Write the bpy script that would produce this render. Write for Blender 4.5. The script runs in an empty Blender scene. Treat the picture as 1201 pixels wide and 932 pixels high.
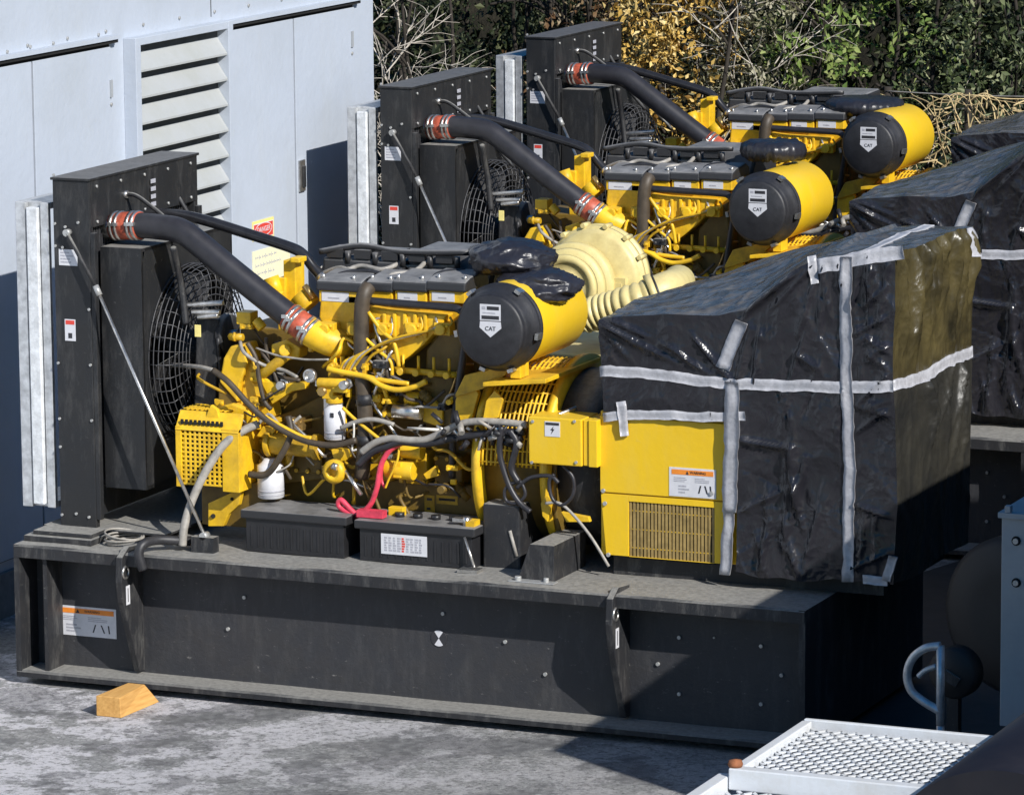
import bpy, bmesh, math, random
from mathutils import Vector, Matrix, noise
random.seed(7)
R = math.radians
sc = bpy.context.scene
col = sc.collection

# ------------------------------------------------------------------ camera (surveyed from the photograph)
CAM = Vector((12.6058, -22.1627, 6.0473))
CR = Vector((0.917717, 0.397155, -0.007938)); CU = Vector((-0.060596, 0.159715, 0.985302)); CF = Vector((-0.392585, 0.903747, -0.170639))
FPX = 5311.8
def ray(x, y): return CR*((x-600.5)/FPX) - CU*((y-466)/FPX) + CF
def on(ax, v, x, y):
    d = ray(x, y); t = (v-CAM[ax])/d[ax]; return CAM + d*t
def q(x, y, Y): return on(1, Y, x, y)      # survey point on the vertical plane y = Y
def qx(x, y, X): return on(0, X, x, y)
def qz(x, y, Z): return on(2, Z, x, y)

cam = bpy.data.cameras.new('camera'); co = bpy.data.objects.new('camera', cam); col.objects.link(co)
m = Matrix((CR, CU, -CF)).transposed().to_4x4(); m.translation = CAM
co.matrix_world = m
cam.sensor_fit = 'HORIZONTAL'; cam.sensor_width = 36; cam.lens = 36*FPX/1201; cam.clip_end = 2000; cam.clip_start = .5
sc.camera = co

# ------------------------------------------------------------------ materials
def lin(r, g, b): return (r, g, b, 1)
class NT:
    def __init__(s, name):
        s.m = bpy.data.materials.new(name); s.m.use_nodes = True; s.t = s.m.node_tree; s.n = s.t.nodes; s.l = s.t.links
        s.b = s.n['Principled BSDF']
        s.tc = s.n.new('ShaderNodeNewGeometry')
    def noise(s, scale, detail=4, rough=.6, vec=None, sc3=None):
        n = s.n.new('ShaderNodeTexNoise'); n.inputs['Scale'].default_value = scale; n.inputs['Detail'].default_value = detail; n.inputs['Roughness'].default_value = rough
        src = vec or s.tc.outputs['Position']
        if sc3:
            mp = s.n.new('ShaderNodeMapping'); mp.inputs['Scale'].default_value = sc3; s.l.new(src, mp.inputs['Vector']); src = mp.outputs[0]
        s.l.new(src, n.inputs['Vector']); return n.outputs['Fac']
    def ramp(s, fac, stops):
        r = s.n.new('ShaderNodeValToRGB'); e = r.color_ramp.elements
        while len(e) < len(stops): e.new(.5)
        for i, (p, c) in enumerate(stops):
            e[i].position = p; e[i].color = c if len(c) == 4 else (*c, 1)
        s.l.new(fac, r.inputs[0]); return r.outputs[0]
    def mix(s, f, a, b, mode='MIX'):
        x = s.n.new('ShaderNodeMix'); x.data_type = 'RGBA'; x.blend_type = mode
        for k, v in (('Factor', f), ('A', a), ('B', b)):
            i = [i for i in x.inputs if i.name == k and (i.type == ('VALUE' if k == 'Factor' else 'RGBA'))][0]
            if isinstance(v, (int, float)): i.default_value = v
            elif isinstance(v, tuple): i.default_value = v if len(v) == 4 else (*v, 1)
            else: s.l.new(v, i)
        return [o for o in x.outputs if o.type == 'RGBA'][0]
    def math(s, op, a, b=0):
        x = s.n.new('ShaderNodeMath'); x.operation = op
        for i, v in enumerate((a, b)):
            if isinstance(v, (int, float)): x.inputs[i].default_value = v
            else: s.l.new(v, x.inputs[i])
        return x.outputs[0]
    def up(s, lo=.55, hi=.95):
        g = s.n.new('ShaderNodeSeparateXYZ'); s.l.new(s.tc.outputs['Normal'], g.inputs[0])
        mr = s.n.new('ShaderNodeMapRange'); mr.inputs['From Min'].default_value = lo; mr.inputs['From Max'].default_value = hi
        s.l.new(g.outputs[2], mr.inputs['Value']); return mr.outputs[0]
    def bump(s, h, strength=.3, dist=.01):
        b = s.n.new('ShaderNodeBump'); b.inputs['Strength'].default_value = strength; b.inputs['Distance'].default_value = dist
        s.l.new(h, b.inputs['Height']); s.l.new(b.outputs[0], s.b.inputs['Normal'])
    def out(s, c=None, rough=.5, metal=0, spec=None):
        if c is not None:
            if isinstance(c, tuple): s.b.inputs['Base Color'].default_value = c if len(c) == 4 else (*c, 1)
            else: s.l.new(c, s.b.inputs['Base Color'])
        if isinstance(rough, (int, float)): s.b.inputs['Roughness'].default_value = rough
        else: s.l.new(rough, s.b.inputs['Roughness'])
        s.b.inputs['Metallic'].default_value = metal
        if spec is not None: s.b.inputs['Specular IOR Level'].default_value = spec
        return s.m
M = {}
def simple(name, c, rough=.5, metal=0, var=.25, scale=9, spec=None, bump=0):
    t = NT(name); f = t.noise(scale, 5, .65)
    a = tuple(x*(1-var) for x in c); b = tuple(min(1, x*(1+var)) for x in c)
    cc = t.ramp(f, [(.3, a), (.7, b)])
    if bump: t.bump(t.noise(scale*6, 3), bump)
    M[name] = t.out(cc, rough, metal, spec)
def painted(name, c, dust, dustamt=.8, grime=(.05, .035, .02), grimeamt=.5, rough=.42, scale=5, streak=.3, wear=.35):
    t = NT(name)
    f1 = t.noise(scale, 6, .7); f2 = t.noise(scale*7, 4, .7); f3 = t.noise(scale*1.6, 5, .75, sc3=(1.4, 1.4, .35))
    base = t.mix(t.math('MULTIPLY', t.ramp(f1, [(.42, (0,0,0)), (.75, (1,1,1))]), grimeamt), c, grime)
    base = t.mix(t.math('MULTIPLY', t.ramp(f3, [(.5, (0,0,0)), (.8, (1,1,1))]), streak), base, dust)
    chip = t.math('MULTIPLY', t.ramp(t.noise(scale*5, 7, .8, sc3=(.6, 1, 1.5)), [(.625, (0,0,0)), (.665, (1,1,1))]), wear); base = t.mix(chip, base, dust)
    d = t.math('MULTIPLY', t.up(), t.math('MULTIPLY', t.ramp(f2, [(.25, (.45,.45,.45)), (.65, (1,1,1))]), dustamt))
    base = t.mix(d, base, dust)
    t.bump(t.math('ADD', f2, t.math('MULTIPLY', f1, 3.0)) if name in ('wall_paint', 'black_paint') else f2, .16 if name in ('wall_paint', 'black_paint') else .08, .02)
    M[name] = t.out(base, t.math('ADD', t.math('MULTIPLY', f1, .35), rough-.12))
painted('black_paint', (.030, .031, .036), (.30, .29, .27), .9, (.042, .038, .035), .5, .5, streak=.10, wear=.5)
painted('black_steel', (.016, .017, .02), (.32, .31, .285), .92, (.035, .03, .028), .5, .55)
painted('black_plate', (.013, .014, .016), (.16, .155, .15), .8, (.02, .018, .016), .5, .5)
painted('yellow_paint', (.82, .50, .014), (.66, .48, .12), .25, (.24, .12, .012), .62, .38, 7)
painted('yellow_panel', (.80, .51, .014), (.68, .50, .12), .2, (.6, .38, .02), .25, .34, 3)
painted('engine_yellow', (.62, .37, .012), (.45, .30, .07), .3, (.10, .055, .012), .85, .42, 7)
painted('engine_shaded_grimy', (.17, .105, .014), (.2, .14, .05), .4, (.05, .032, .012), .7, .5, 6)  # shade on the engine side put into the brown colour, with grime over
painted('cream_paint', (.68, .57, .25), (.6, .52, .3), .3, (.34, .25, .09), .6, .42, 6)
painted('wall_paint', (.44, .485, .56), (.42, .44, .44), .25, (.33, .36, .39), .45, .5, 1.2, streak=.3)
painted('louvre_paint', (.40, .415, .42), (.40, .40, .36), .5, (.30, .31, .27), .5, .5, 3)
painted('grey_paint', (.34, .36, .38), (.3, .3, .3), .3, (.2, .2, .2), .3, .45, 4)
painted('white_steel', (.66, .69, .73), (.5, .48, .42), .35, (.35, .30, .22), .35, .45, 6)
painted('tank_paint', (.010, .010, .015), (.026, .025, .032), .4, (.02, .016, .018), .4, .36, 3, streak=.1)
simple('tyre_rubber', (.009, .009, .01), .6)
simple('rubber', (.02, .02, .023), .5, 0, .4, 14, bump=.1)
simple('hose_black', (.024, .023, .027), .42, 0, .3, 12)
simple('hose_brown', (.06, .045, .03), .55, 0, .4, 12)
simple('hose_grey', (.30, .28, .25), .5, 0, .3, 20)
simple('silicone', (.42, .085, .045), .5, 0, .35, 25)
simple('guard_wire', (.075, .075, .08), .45, .3, .3, 30)
simple('pipe_gloss', (.02, .02, .023), .22, 0, .3, 12)
simple('silver', (.6, .58, .55), .3, .9, .3, 30)
simple('galvanised', (.55, .56, .57), .38, .55, .3, 18)
simple('pale_wrap', (.62, .64, .66), .35, 0, .25, 20, bump=.3)
simple('bolt', (.42, .42, .41), .4, .4, .2, 30)
simple('label_white', (.62, .62, .65), .5, 0, .06, 30)
simple('label_orange', (.80, .25, .03), .5, 0, .1, 30)
simple('label_ink', (.03, .03, .035), .5, 0, .1, 30)
simple('label_grey', (.38, .38, .42), .5, 0, .2, 90)
simple('label_red', (.65, .06, .04), .5, 0, .1, 30)
simple('label_yellow', (.85, .72, .25), .5, 0, .1, 30)
simple('label_cream', (.80, .76, .52), .5, 0, .06, 30)
simple('label_green', (.05, .25, .1), .5, 0, .1, 30)
simple('red_cable', (.62, .05, .09), .4, 0, .3, 20)
simple('white_wire', (.65, .63, .58), .5, 0, .2, 20)
simple('core_fins', (.06, .06, .065), .5, .3, .3, 50)
simple('void', (.008, .008, .008), .9)
simple('battery_case', (.018, .018, .02), .42, 0, .3, 10)
simple('brass', (.5, .33, .12), .35, .8, .2, 20)
simple('rust', (.25, .09, .035), .8, 0, .4, 25)
simple('twig_pale', (.52, .47, .40), .8, 0, .3, 12)
simple('twig_dry', (.56, .43, .22), .8, 0, .35, 9)
simple('bark', (.03, .024, .018), .9, 0, .3, 9)
simple('wire', (.35, .33, .3), .5, .5)
def top_cover():
    t = NT('cover_dusty'); f = t.noise(7, 6, .7); f2 = t.noise(40, 3)
    c = t.mix(t.math('MULTIPLY', t.up(.4, .9), t.ramp(f, [(.3, (.35,.35,.35)), (.65, (1,1,1))])), (.025, .025, .027), (.25, .245, .24))
    t.bump(f2, .15); M['cover_dusty'] = t.out(c, .45)
top_cover()
def plastic(name, a, b, rough=.32, dust=None, bmp=.32):
    t = NT(name); f = t.noise(3, 5, .65); f2 = t.noise(9, 6, .6, sc3=(1, 1, .45)); f3 = t.noise(30, 2, .5, sc3=(1, 1, .5))
    c = t.ramp(f, [(.3, a), (.72, b)])
    if dust: c = t.mix(t.math('MULTIPLY', t.up(.5, .95), t.ramp(f2, [(.3, (.4,.4,.4)), (.65, (1,1,1))])), c, dust)
    wv = t.n.new('ShaderNodeMix'); wv.data_type = 'VECTOR'; nz = t.n.new('ShaderNodeTexNoise'); nz.inputs['Scale'].default_value = 2.5; t.l.new(t.tc.outputs['Position'], nz.inputs['Vector'])
    wv.inputs['Factor'].default_value = .22; t.l.new(t.tc.outputs['Position'], wv.inputs[4]); t.l.new(nz.outputs['Color'], wv.inputs[5])
    hs = []
    for sc_, wt, st3 in ((5, 1.0, (1, 1, .55)), (13, .45, (1.2, 1, .8)), (30, .16, (1, 1, 1))):
        mp = t.n.new('ShaderNodeMapping'); mp.inputs['Scale'].default_value = st3; t.l.new(wv.outputs[1], mp.inputs['Vector'])
        v = t.n.new('ShaderNodeTexVoronoi'); v.feature = 'F1'; v.inputs['Scale'].default_value = sc_; t.l.new(mp.outputs[0], v.inputs['Vector']); hs.append(t.math('MULTIPLY', v.outputs['Distance'], wt))
    h = t.math('ADD', t.math('ADD', hs[0], hs[1]), t.math('ADD', hs[2], t.math('MULTIPLY', f2, .4))); t.bump(h, bmp, .06)
    M[name] = t.out(c, rough)
plastic('plastic_sheet', (.013, .013, .017), (.026, .025, .03), .21, (.13, .128, .125), .42)
plastic('plastic_bag', (.014, .014, .019), (.03, .03, .038), .34, None, .3)
plastic('sunlit_olive_sheet', (.022, .019, .011), (.10, .079, .031), .33, None, .4)  # sunlit glow through the film's upper side put into the olive colour
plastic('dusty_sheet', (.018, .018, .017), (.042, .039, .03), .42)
def tape():
    t = NT('tape'); f = t.noise(22, 5, .7); c = t.ramp(f, [(.3, (.30, .30, .32)), (.7, (.50, .50, .53))]); t.bump(t.noise(60, 3), .25); M['tape'] = t.out(c, .38)
tape()
def ground_mat():
    t = NT('concrete_ground')
    big = t.noise(1.1, 8, .72); mid = t.noise(3.0, 9, .74); sm = t.noise(1.5, 10, .74); grit = t.noise(15, 8, .8); fine = t.noise(30, 6, .8); sp = t.noise(20, 5, .7)
    c = t.ramp(fine, [(.34, (.16, .16, .16)), (.64, (.46, .46, .455))])
    c = t.mix(t.ramp(mid, [(.46, (0,0,0)), (.54, (.7,.7,.7))]), c, t.ramp(grit, [(.38, (.16, .158, .15)), (.62, (.48, .47, .455))]))
    wh = t.math('MULTIPLY', t.ramp(sm, [(.485, (0,0,0)), (.515, (1,1,1))]), t.ramp(grit, [(.38, (0,0,0)), (.50, (1,1,1))]))
    sx = t.n.new('ShaderNodeSeparateXYZ'); t.l.new(t.tc.outputs['Position'], sx.inputs[0])
    mr = t.n.new('ShaderNodeMapRange'); mr.inputs['From Min'].default_value = 1.0; mr.inputs['From Max'].default_value = 3.2; mr.inputs['To Min'].default_value = 1; mr.inputs['To Max'].default_value = .3
    t.l.new(t.math('ADD', sx.outputs[0], t.math('MULTIPLY', t.math('SUBTRACT', big, .5), 5)), mr.inputs['Value'])
    c = t.mix(t.math('MULTIPLY', t.math('MULTIPLY', wh, .92), mr.outputs[0]), c, (.74, .72, .75))
    c = t.mix(t.math('MULTIPLY', t.math('MULTIPLY', t.ramp(big, [(.52, (0,0,0)), (.55, (1,1,1))]), t.ramp(grit, [(.42, (0,0,0)), (.54, (1,1,1))])), .75), c, (.11, .11, .115))
    c = t.mix(t.math('MULTIPLY', t.ramp(sp, [(.58, (0,0,0)), (.64, (1,1,1))]), .7), c, (.09, .09, .092))
    vor = t.n.new('ShaderNodeTexVoronoi'); vor.feature = 'DISTANCE_TO_EDGE'; vor.inputs['Scale'].default_value = .9
    nz = t.n.new('ShaderNodeTexNoise'); nz.inputs['Scale'].default_value = 3; nz.inputs['Detail'].default_value = 6; t.l.new(t.tc.outputs['Position'], nz.inputs['Vector'])
    wv = t.n.new('ShaderNodeMix'); wv.data_type = 'VECTOR'; wv.inputs['Factor'].default_value = .35; t.l.new(t.tc.outputs['Position'], wv.inputs[4]); t.l.new(nz.outputs['Color'], wv.inputs[5]); t.l.new(wv.outputs[1], vor.inputs['Vector'])
    c = t.mix(t.math('MULTIPLY', t.ramp(vor.outputs['Distance'], [(.004, (1,1,1)), (.012, (0,0,0))]), t.ramp(big, [(.54, (0,0,0)), (.62, (.5,.5,.5))])), c, (.05, .05, .05))
    t.bump(t.math('ADD', fine, t.math('ADD', grit, sp)), 1.0, .02); M['concrete_ground'] = t.out(c, .85)
ground_mat()
def concrete():
    t = NT('plinth'); f = t.noise(6, 6, .7); M['plinth'] = t.out(t.ramp(f, [(.3, (.14, .14, .14)), (.7, (.25, .245, .24))]), .9)
concrete()
def wood():
    t = NT('wood'); f = t.noise(6, 5, .6, sc3=(10, .8, 10)); M['wood'] = t.out(t.ramp(f, [(.3, (.48, .24, .06)), (.7, (.66, .38, .12))]), .65)
wood()
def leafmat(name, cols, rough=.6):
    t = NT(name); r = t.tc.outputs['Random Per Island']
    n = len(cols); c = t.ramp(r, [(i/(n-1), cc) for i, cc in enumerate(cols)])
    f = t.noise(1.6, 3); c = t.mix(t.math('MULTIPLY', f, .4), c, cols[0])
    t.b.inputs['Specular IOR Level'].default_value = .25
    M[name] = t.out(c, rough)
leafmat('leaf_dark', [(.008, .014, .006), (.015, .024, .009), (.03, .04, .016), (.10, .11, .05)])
leafmat('leaf_green', [(.03, .06, .012), (.10, .16, .03), (.20, .26, .06), (.36, .40, .17)])
leafmat('leaf_mixed', [(.008, .012, .006), (.02, .03, .01), (.08, .11, .04), (.34, .36, .2)])
leafmat('leaf_gold', [(.14, .07, .012), (.50, .31, .06), (.72, .50, .15), (.82, .66, .32)])
leafmat('leaf_brown', [(.06, .03, .015), (.13, .07, .03), (.24, .17, .09), (.34, .28, .18)])
leafmat('leaf_pale', [(.03, .035, .015), (.10, .10, .05), (.28, .26, .16), (.48, .45, .34)])

# ------------------------------------------------------------------ mesh builder
class MB:
    def __init__(s, mat): s.v = []; s.f = []; s.mi = []; s.sm = []; s.mats = [mat]; s.cur = 0
    def use(s, mat):
        if mat not in s.mats: s.mats.append(mat)
        s.cur = s.mats.index(mat); return s
    def add(s, vs, fs, smooth=False):
        o = len(s.v); s.v += [Vector(p) for p in vs]
        for f in fs: s.f.append([o+i for i in f]); s.mi.append(s.cur); s.sm.append(smooth)
        return s
    def box(s, x0, x1, y0, y1, z0, z1):
        return s.hexa([(x0,y0,z0),(x1,y0,z0),(x1,y1,z0),(x0,y1,z0),(x0,y0,z1),(x1,y0,z1),(x1,y1,z1),(x0,y1,z1)])
    def hexa(s, p): return s.add(p, [(3,2,1,0),(4,5,6,7),(0,1,5,4),(1,2,6,5),(2,3,7,6),(3,0,4,7)])
    def cbox(s, c, sx, sy, sz, rot=None):
        c = Vector(c); P = []
        for z in (-1, 1):
            for x, y in ((-1,-1),(1,-1),(1,1),(-1,1)):
                p = Vector((x*sx/2, y*sy/2, z*sz/2))
                if rot: p = rot @ p
                P.append(c+p)
        return s.hexa(P)
    def prismY(s, pts, y0, y1):     # pts in (x,z)
        n = len(pts)
        a = sum(pts[i][0]*pts[(i+1)%n][1]-pts[(i+1)%n][0]*pts[i][1] for i in range(n))
        if a < 0: pts = pts[::-1]
        vs = [(x, y0, z) for x, z in pts]+[(x, y1, z) for x, z in pts]
        return s.add(vs, [list(range(n)), list(range(2*n-1, n-1, -1))]+[((i+1)%n, i, n+i, n+(i+1)%n) for i in range(n)])
    def prismX(s, pts, x0, x1):     # pts in (y,z)
        n = len(pts)
        a = sum(pts[i][0]*pts[(i+1)%n][1]-pts[(i+1)%n][0]*pts[i][1] for i in range(n))
        if a < 0: pts = pts[::-1]
        vs = [(x0, y, z) for y, z in pts]+[(x1, y, z) for y, z in pts]
        return s.add(vs, [list(range(n-1, -1, -1)), list(range(n, 2*n))]+[(i, (i+1)%n, n+(i+1)%n, n+i) for i in range(n)])
    def lathe(s, c, axis, prof, seg=40, ref=None):      # prof: (distance along axis, radius)
        axis = Vector(axis).normalized(); a = axis.orthogonal().normalized() if ref is None else Vector(ref); b = axis.cross(a); c = Vector(c)
        vs = []; fs = []
        for d, r in prof:
            for k in range(seg):
                t = 2*math.pi*k/seg; vs.append(c+axis*d+(a*math.cos(t)+b*math.sin(t))*max(r, 1e-4))
        for i in range(len(prof)-1):
            for k in range(seg):
                k2 = (k+1) % seg; fs.append((i*seg+k, i*seg+k2, (i+1)*seg+k2, (i+1)*seg+k))
        s.add(vs, fs, True)
        for i, rev in ((0, True), (len(prof)-1, False)):
            if prof[i][1] > 1e-3:
                o = len(s.v)-len(vs)+i*seg; f = [o+k for k in range(seg)]
                s.f.append(f[::-1] if rev else f); s.mi.append(s.cur); s.sm.append(False)
        return s
    def cyl(s, p0, p1, r, r2=None, seg=20):
        p0 = Vector(p0); p1 = Vector(p1); d = (p1-p0)
        return s.lathe(p0, d, [(0, r), (d.length, r if r2 is None else r2)], seg)
    def tube(s, pts, r, seg=10, smooth=True, rf=None, st=6):
        P = [Vector(p) for p in pts]
        if smooth and len(P) > 2:
            out = []; n = len(P)
            for i in range(n-1):
                a, b, c, d = P[max(i-1, 0)], P[i], P[i+1], P[min(i+2, n-1)]
                for k in range(st):
                    t = k/st
                    out.append(.5*((2*b)+(c-a)*t+(2*a-5*b+4*c-d)*t*t+(-a+3*b-3*c+d)*t**3))
            out.append(P[-1]); P = out
        n = len(P); vs = []; fs = []
        T = (P[1]-P[0]).normalized(); A = T.orthogonal().normalized()
        for i, p in enumerate(P):
            t = (P[min(i+1, n-1)]-P[max(i-1, 0)]).normalized()
            A = (A - t*A.dot(t)).normalized(); B = t.cross(A); rr = rf(i/(n-1)) if rf else r
            for k in range(seg):
                w = 2*math.pi*k/seg; vs.append(p+(A*math.cos(w)+B*math.sin(w))*rr)
        for i in range(n-1):
            for k in range(seg):
                k2 = (k+1) % seg; fs.append((i*seg+k, i*seg+k2, (i+1)*seg+k2, (i+1)*seg+k))
        fs.append(list(range(seg))[::-1]); fs.append([(n-1)*seg+k for k in range(seg)])
        return s.add(vs, fs, True)
    def ring(s, c, axis, R_, r, seg=48, a0=0, a1=2*math.pi, ts=6):
        axis = Vector(axis).normalized(); a = axis.orthogonal().normalized(); b = axis.cross(a)
        n = seg
        return s.tube([Vector(c)+(a*math.cos(a0+(a1-a0)*k/n)+b*math.sin(a0+(a1-a0)*k/n))*R_ for k in range(n+1)], r, ts, False)
    def build(s, name, parent=None, bevel=0, org=None):
        me = bpy.data.meshes.new(name); o = bpy.data.objects.new(name, me); col.objects.link(o)
        O = org if org is not None else (parent_org(parent) if parent else Vector((0, 0, 0)))
        me.from_pydata([tuple(v-O) for v in s.v], [], s.f)
        for mt in s.mats: me.materials.append(M[mt])
        for p, mi, sm in zip(me.polygons, s.mi, s.sm): p.material_index = mi; p.use_smooth = sm
        me.update()
        if parent: o.parent = parent; o['_org'] = list(O)
        elif org is not None: o.location = org; o['_org'] = list(O)
        if bevel:
            b = o.modifiers.new('bevel', 'BEVEL'); b.width = bevel; b.segments = 2; b.limit_method = 'ANGLE'; b.angle_limit = R(40)
        return o
def split_build(b, name, parent=None, bevel=0):      # every separate piece becomes an object of its own
    par = list(range(len(b.v)))
    def find(i):
        while par[i] != i: par[i] = par[par[i]]; i = par[i]
        return i
    for f in b.f:
        r0 = find(f[0])
        for i in f[1:]: par[find(i)] = r0
    isl = {}
    for i in range(len(b.v)): isl.setdefault(find(i), []).append(i)
    boxes = []
    for k, ids in isl.items():
        lo = [min(b.v[i][a] for i in ids)-.004 for a in range(3)]; hi = [max(b.v[i][a] for i in ids)+.004 for a in range(3)]; boxes.append([lo, hi, {k}])
    ch = True
    while ch:
        ch = False
        for i in range(len(boxes)):
            for j in range(i+1, len(boxes)):
                A, B = boxes[i], boxes[j]
                if all(A[0][a] <= B[1][a] and B[0][a] <= A[1][a] for a in range(3)):
                    boxes[i] = [[min(A[0][a], B[0][a]) for a in range(3)], [max(A[1][a], B[1][a]) for a in range(3)], A[2] | B[2]]; del boxes[j]; ch = True; break
            if ch: break
    out = []
    for bx in boxes:
        m = MB(b.mats[0]); m.mats = list(b.mats); mp = {}
        for f, mi, sm in zip(b.f, b.mi, b.sm):
            if find(f[0]) in bx[2]:
                g = []
                for i in f:
                    if i not in mp: mp[i] = len(m.v); m.v.append(b.v[i])
                    g.append(mp[i])
                m.f.append(g); m.mi.append(mi); m.sm.append(sm)
        used = sorted(set(m.mi)); m.mats = [m.mats[i] for i in used]; m.mi = [used.index(i) for i in m.mi]
        out.append(m.build(name, parent, bevel))
    return out
def parent_org(p):
    return Vector(p['_org']) if '_org' in p else Vector((0, 0, 0))
def thing(name, label, cat, org, group=None, kind=None):
    o = bpy.data.objects.new(name, None); col.objects.link(o); o.location = org; o['_org'] = list(org); o.empty_display_size = .1
    tag(o, label, cat, group, kind); return o
def tag(o, label, cat, group=None, kind=None):
    o['label'] = label; o['category'] = cat
    if group: o['group'] = group
    if kind: o['kind'] = kind
    return o
def structure(o): o['kind'] = 'structure'; return o
def copy_tree(o, parent=None):
    c = o.copy(); col.objects.link(c)
    if parent: c.parent = parent
    for ch in o.children: copy_tree(ch, c)
    return c
def text(mb, s, c, h, xdir=(1,0,0), zdir=(0,0,1), mat='label_ink', off=(0,0,0)):
    cu = bpy.data.curves.new('t', 'FONT'); cu.body = s; cu.size = h; cu.align_x = 'CENTER'; cu.align_y = 'CENTER'; cu.extrude = .0006; cu.resolution_u = 3
    ob = bpy.data.objects.new('t', cu); me = ob.to_mesh()
    xd, zd = Vector(xdir), Vector(zdir); nd = xd.cross(zd)
    mb.use(mat); mb.add([Vector(c)+xd*v.co.x+zd*v.co.y+nd*(v.co.z+.001) for v in me.vertices], [list(p.vertices) for p in me.polygons])
    ob.to_mesh_clear(); bpy.data.objects.remove(ob); bpy.data.curves.remove(cu)
def fp(pts, Y): return [(q(x, y, Y).x, q(x, y, Y).z) for x, y in pts]     # polygon on plane y=Y
def lines(mb, x0, x1, z0, z1, y, n, mat='label_grey', rnd=random, frac=.5):
    mb.use(mat); dz = (z1-z0)/n
    for i in range(n):
        z = z0+dz*(i+.5); L = (x1-x0)*rnd.uniform(.55, 1)
        mb.box(x0, x0+L, y-.0015, y-.0005, z-dz*frac/2, z+dz*frac/2)

# ================================================================== GENERATOR SET (built once, at the nearest place)
ORG = Vector((2.33, 1.0, 0))
gs = thing('diesel_generator', 'nearest yellow diesel generator, standing on a long black skid tank with two batteries', 'generator', ORG, 'diesel generators in a row')
L0, L1, TOP, WEB = -.14, 4.66, .82, .21

# ---- base tank
b = MB('black_paint')
b.box(L0+.02, L1-.03, WEB, 1.79, .07, TOP-.06)
base = b.build('base', gs)
b = MB('black_steel')
n = 46
def lipstrip(y0, y1, z0, z1, wob):
    vs = []; fs = []
    for i in range(n+1):
        x = L0+(L1-L0)*i/n; w = noise.noise(Vector((x*3.1, 7, z0)))*wob
        for y, z in ((y0, z0), (y0+w*.4, z1-.012), (y0+.012, z1+w), (y1, z1), (y1, z0)): vs.append((x, y, z))
    for i in range(n):
        for k in range(5):
            k2 = (k+1) % 5; fs.append((i*5+k, (i+1)*5+k, (i+1)*5+k2, i*5+k2))
    fs.append([0,1,2,3,4]); fs.append([n*5+k for k in (4,3,2,1,0)])
    b.add(vs, fs)
lipstrip(0, 2.0, TOP-.075, TOP, .006)
lipstrip(0, 2.0, .045, .085, .003)
b.box(L1-.032, L1+.004, .004, 1.996, .05, TOP-.003)
b.box(L0-.004, L0+.03, .004, 1.996, .05, TOP-.003)
b.box(.03, .055, .03, 1.97, .086, TOP-.076); b.build('flange', base)
b = MB('void'); b.box(.3, 4.4, .35, 1.65, 0, .05); b.build('runner', base)
# lifting lugs
for px in (150, 722):
    X = q(px, 740, .05).x
    b = MB('black_steel')
    b.prismX([(.21, TOP+.015), (.05, TOP+.03), (-.035, TOP-.02), (-.05, TOP-.16), (-.03, TOP-.28), (.06, .32), (.15, .1), (.21, .1)], X-.02, X+.02)
    lug = b.build('lifting_lug', gs, .005)
    b = MB('silver'); b.ring((X+.021, .0, TOP-.11), (1, 0, 0), .034, .008, 20)
    b.use('void'); b.cyl((X-.023, 0, TOP-.11), (X+.0225, 0, TOP-.11), .03, seg=16); b.build('eye', lug)
    b = MB('label_white'); b.box(X+.0205, X+.022, .0, .045, TOP-.3, TOP-.19); 
    b.use('label_ink'); b.box(X+.0222, X+.0228, .018, .026, TOP-.285, TOP-.205); b.build('lug_sticker', lug)
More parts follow.
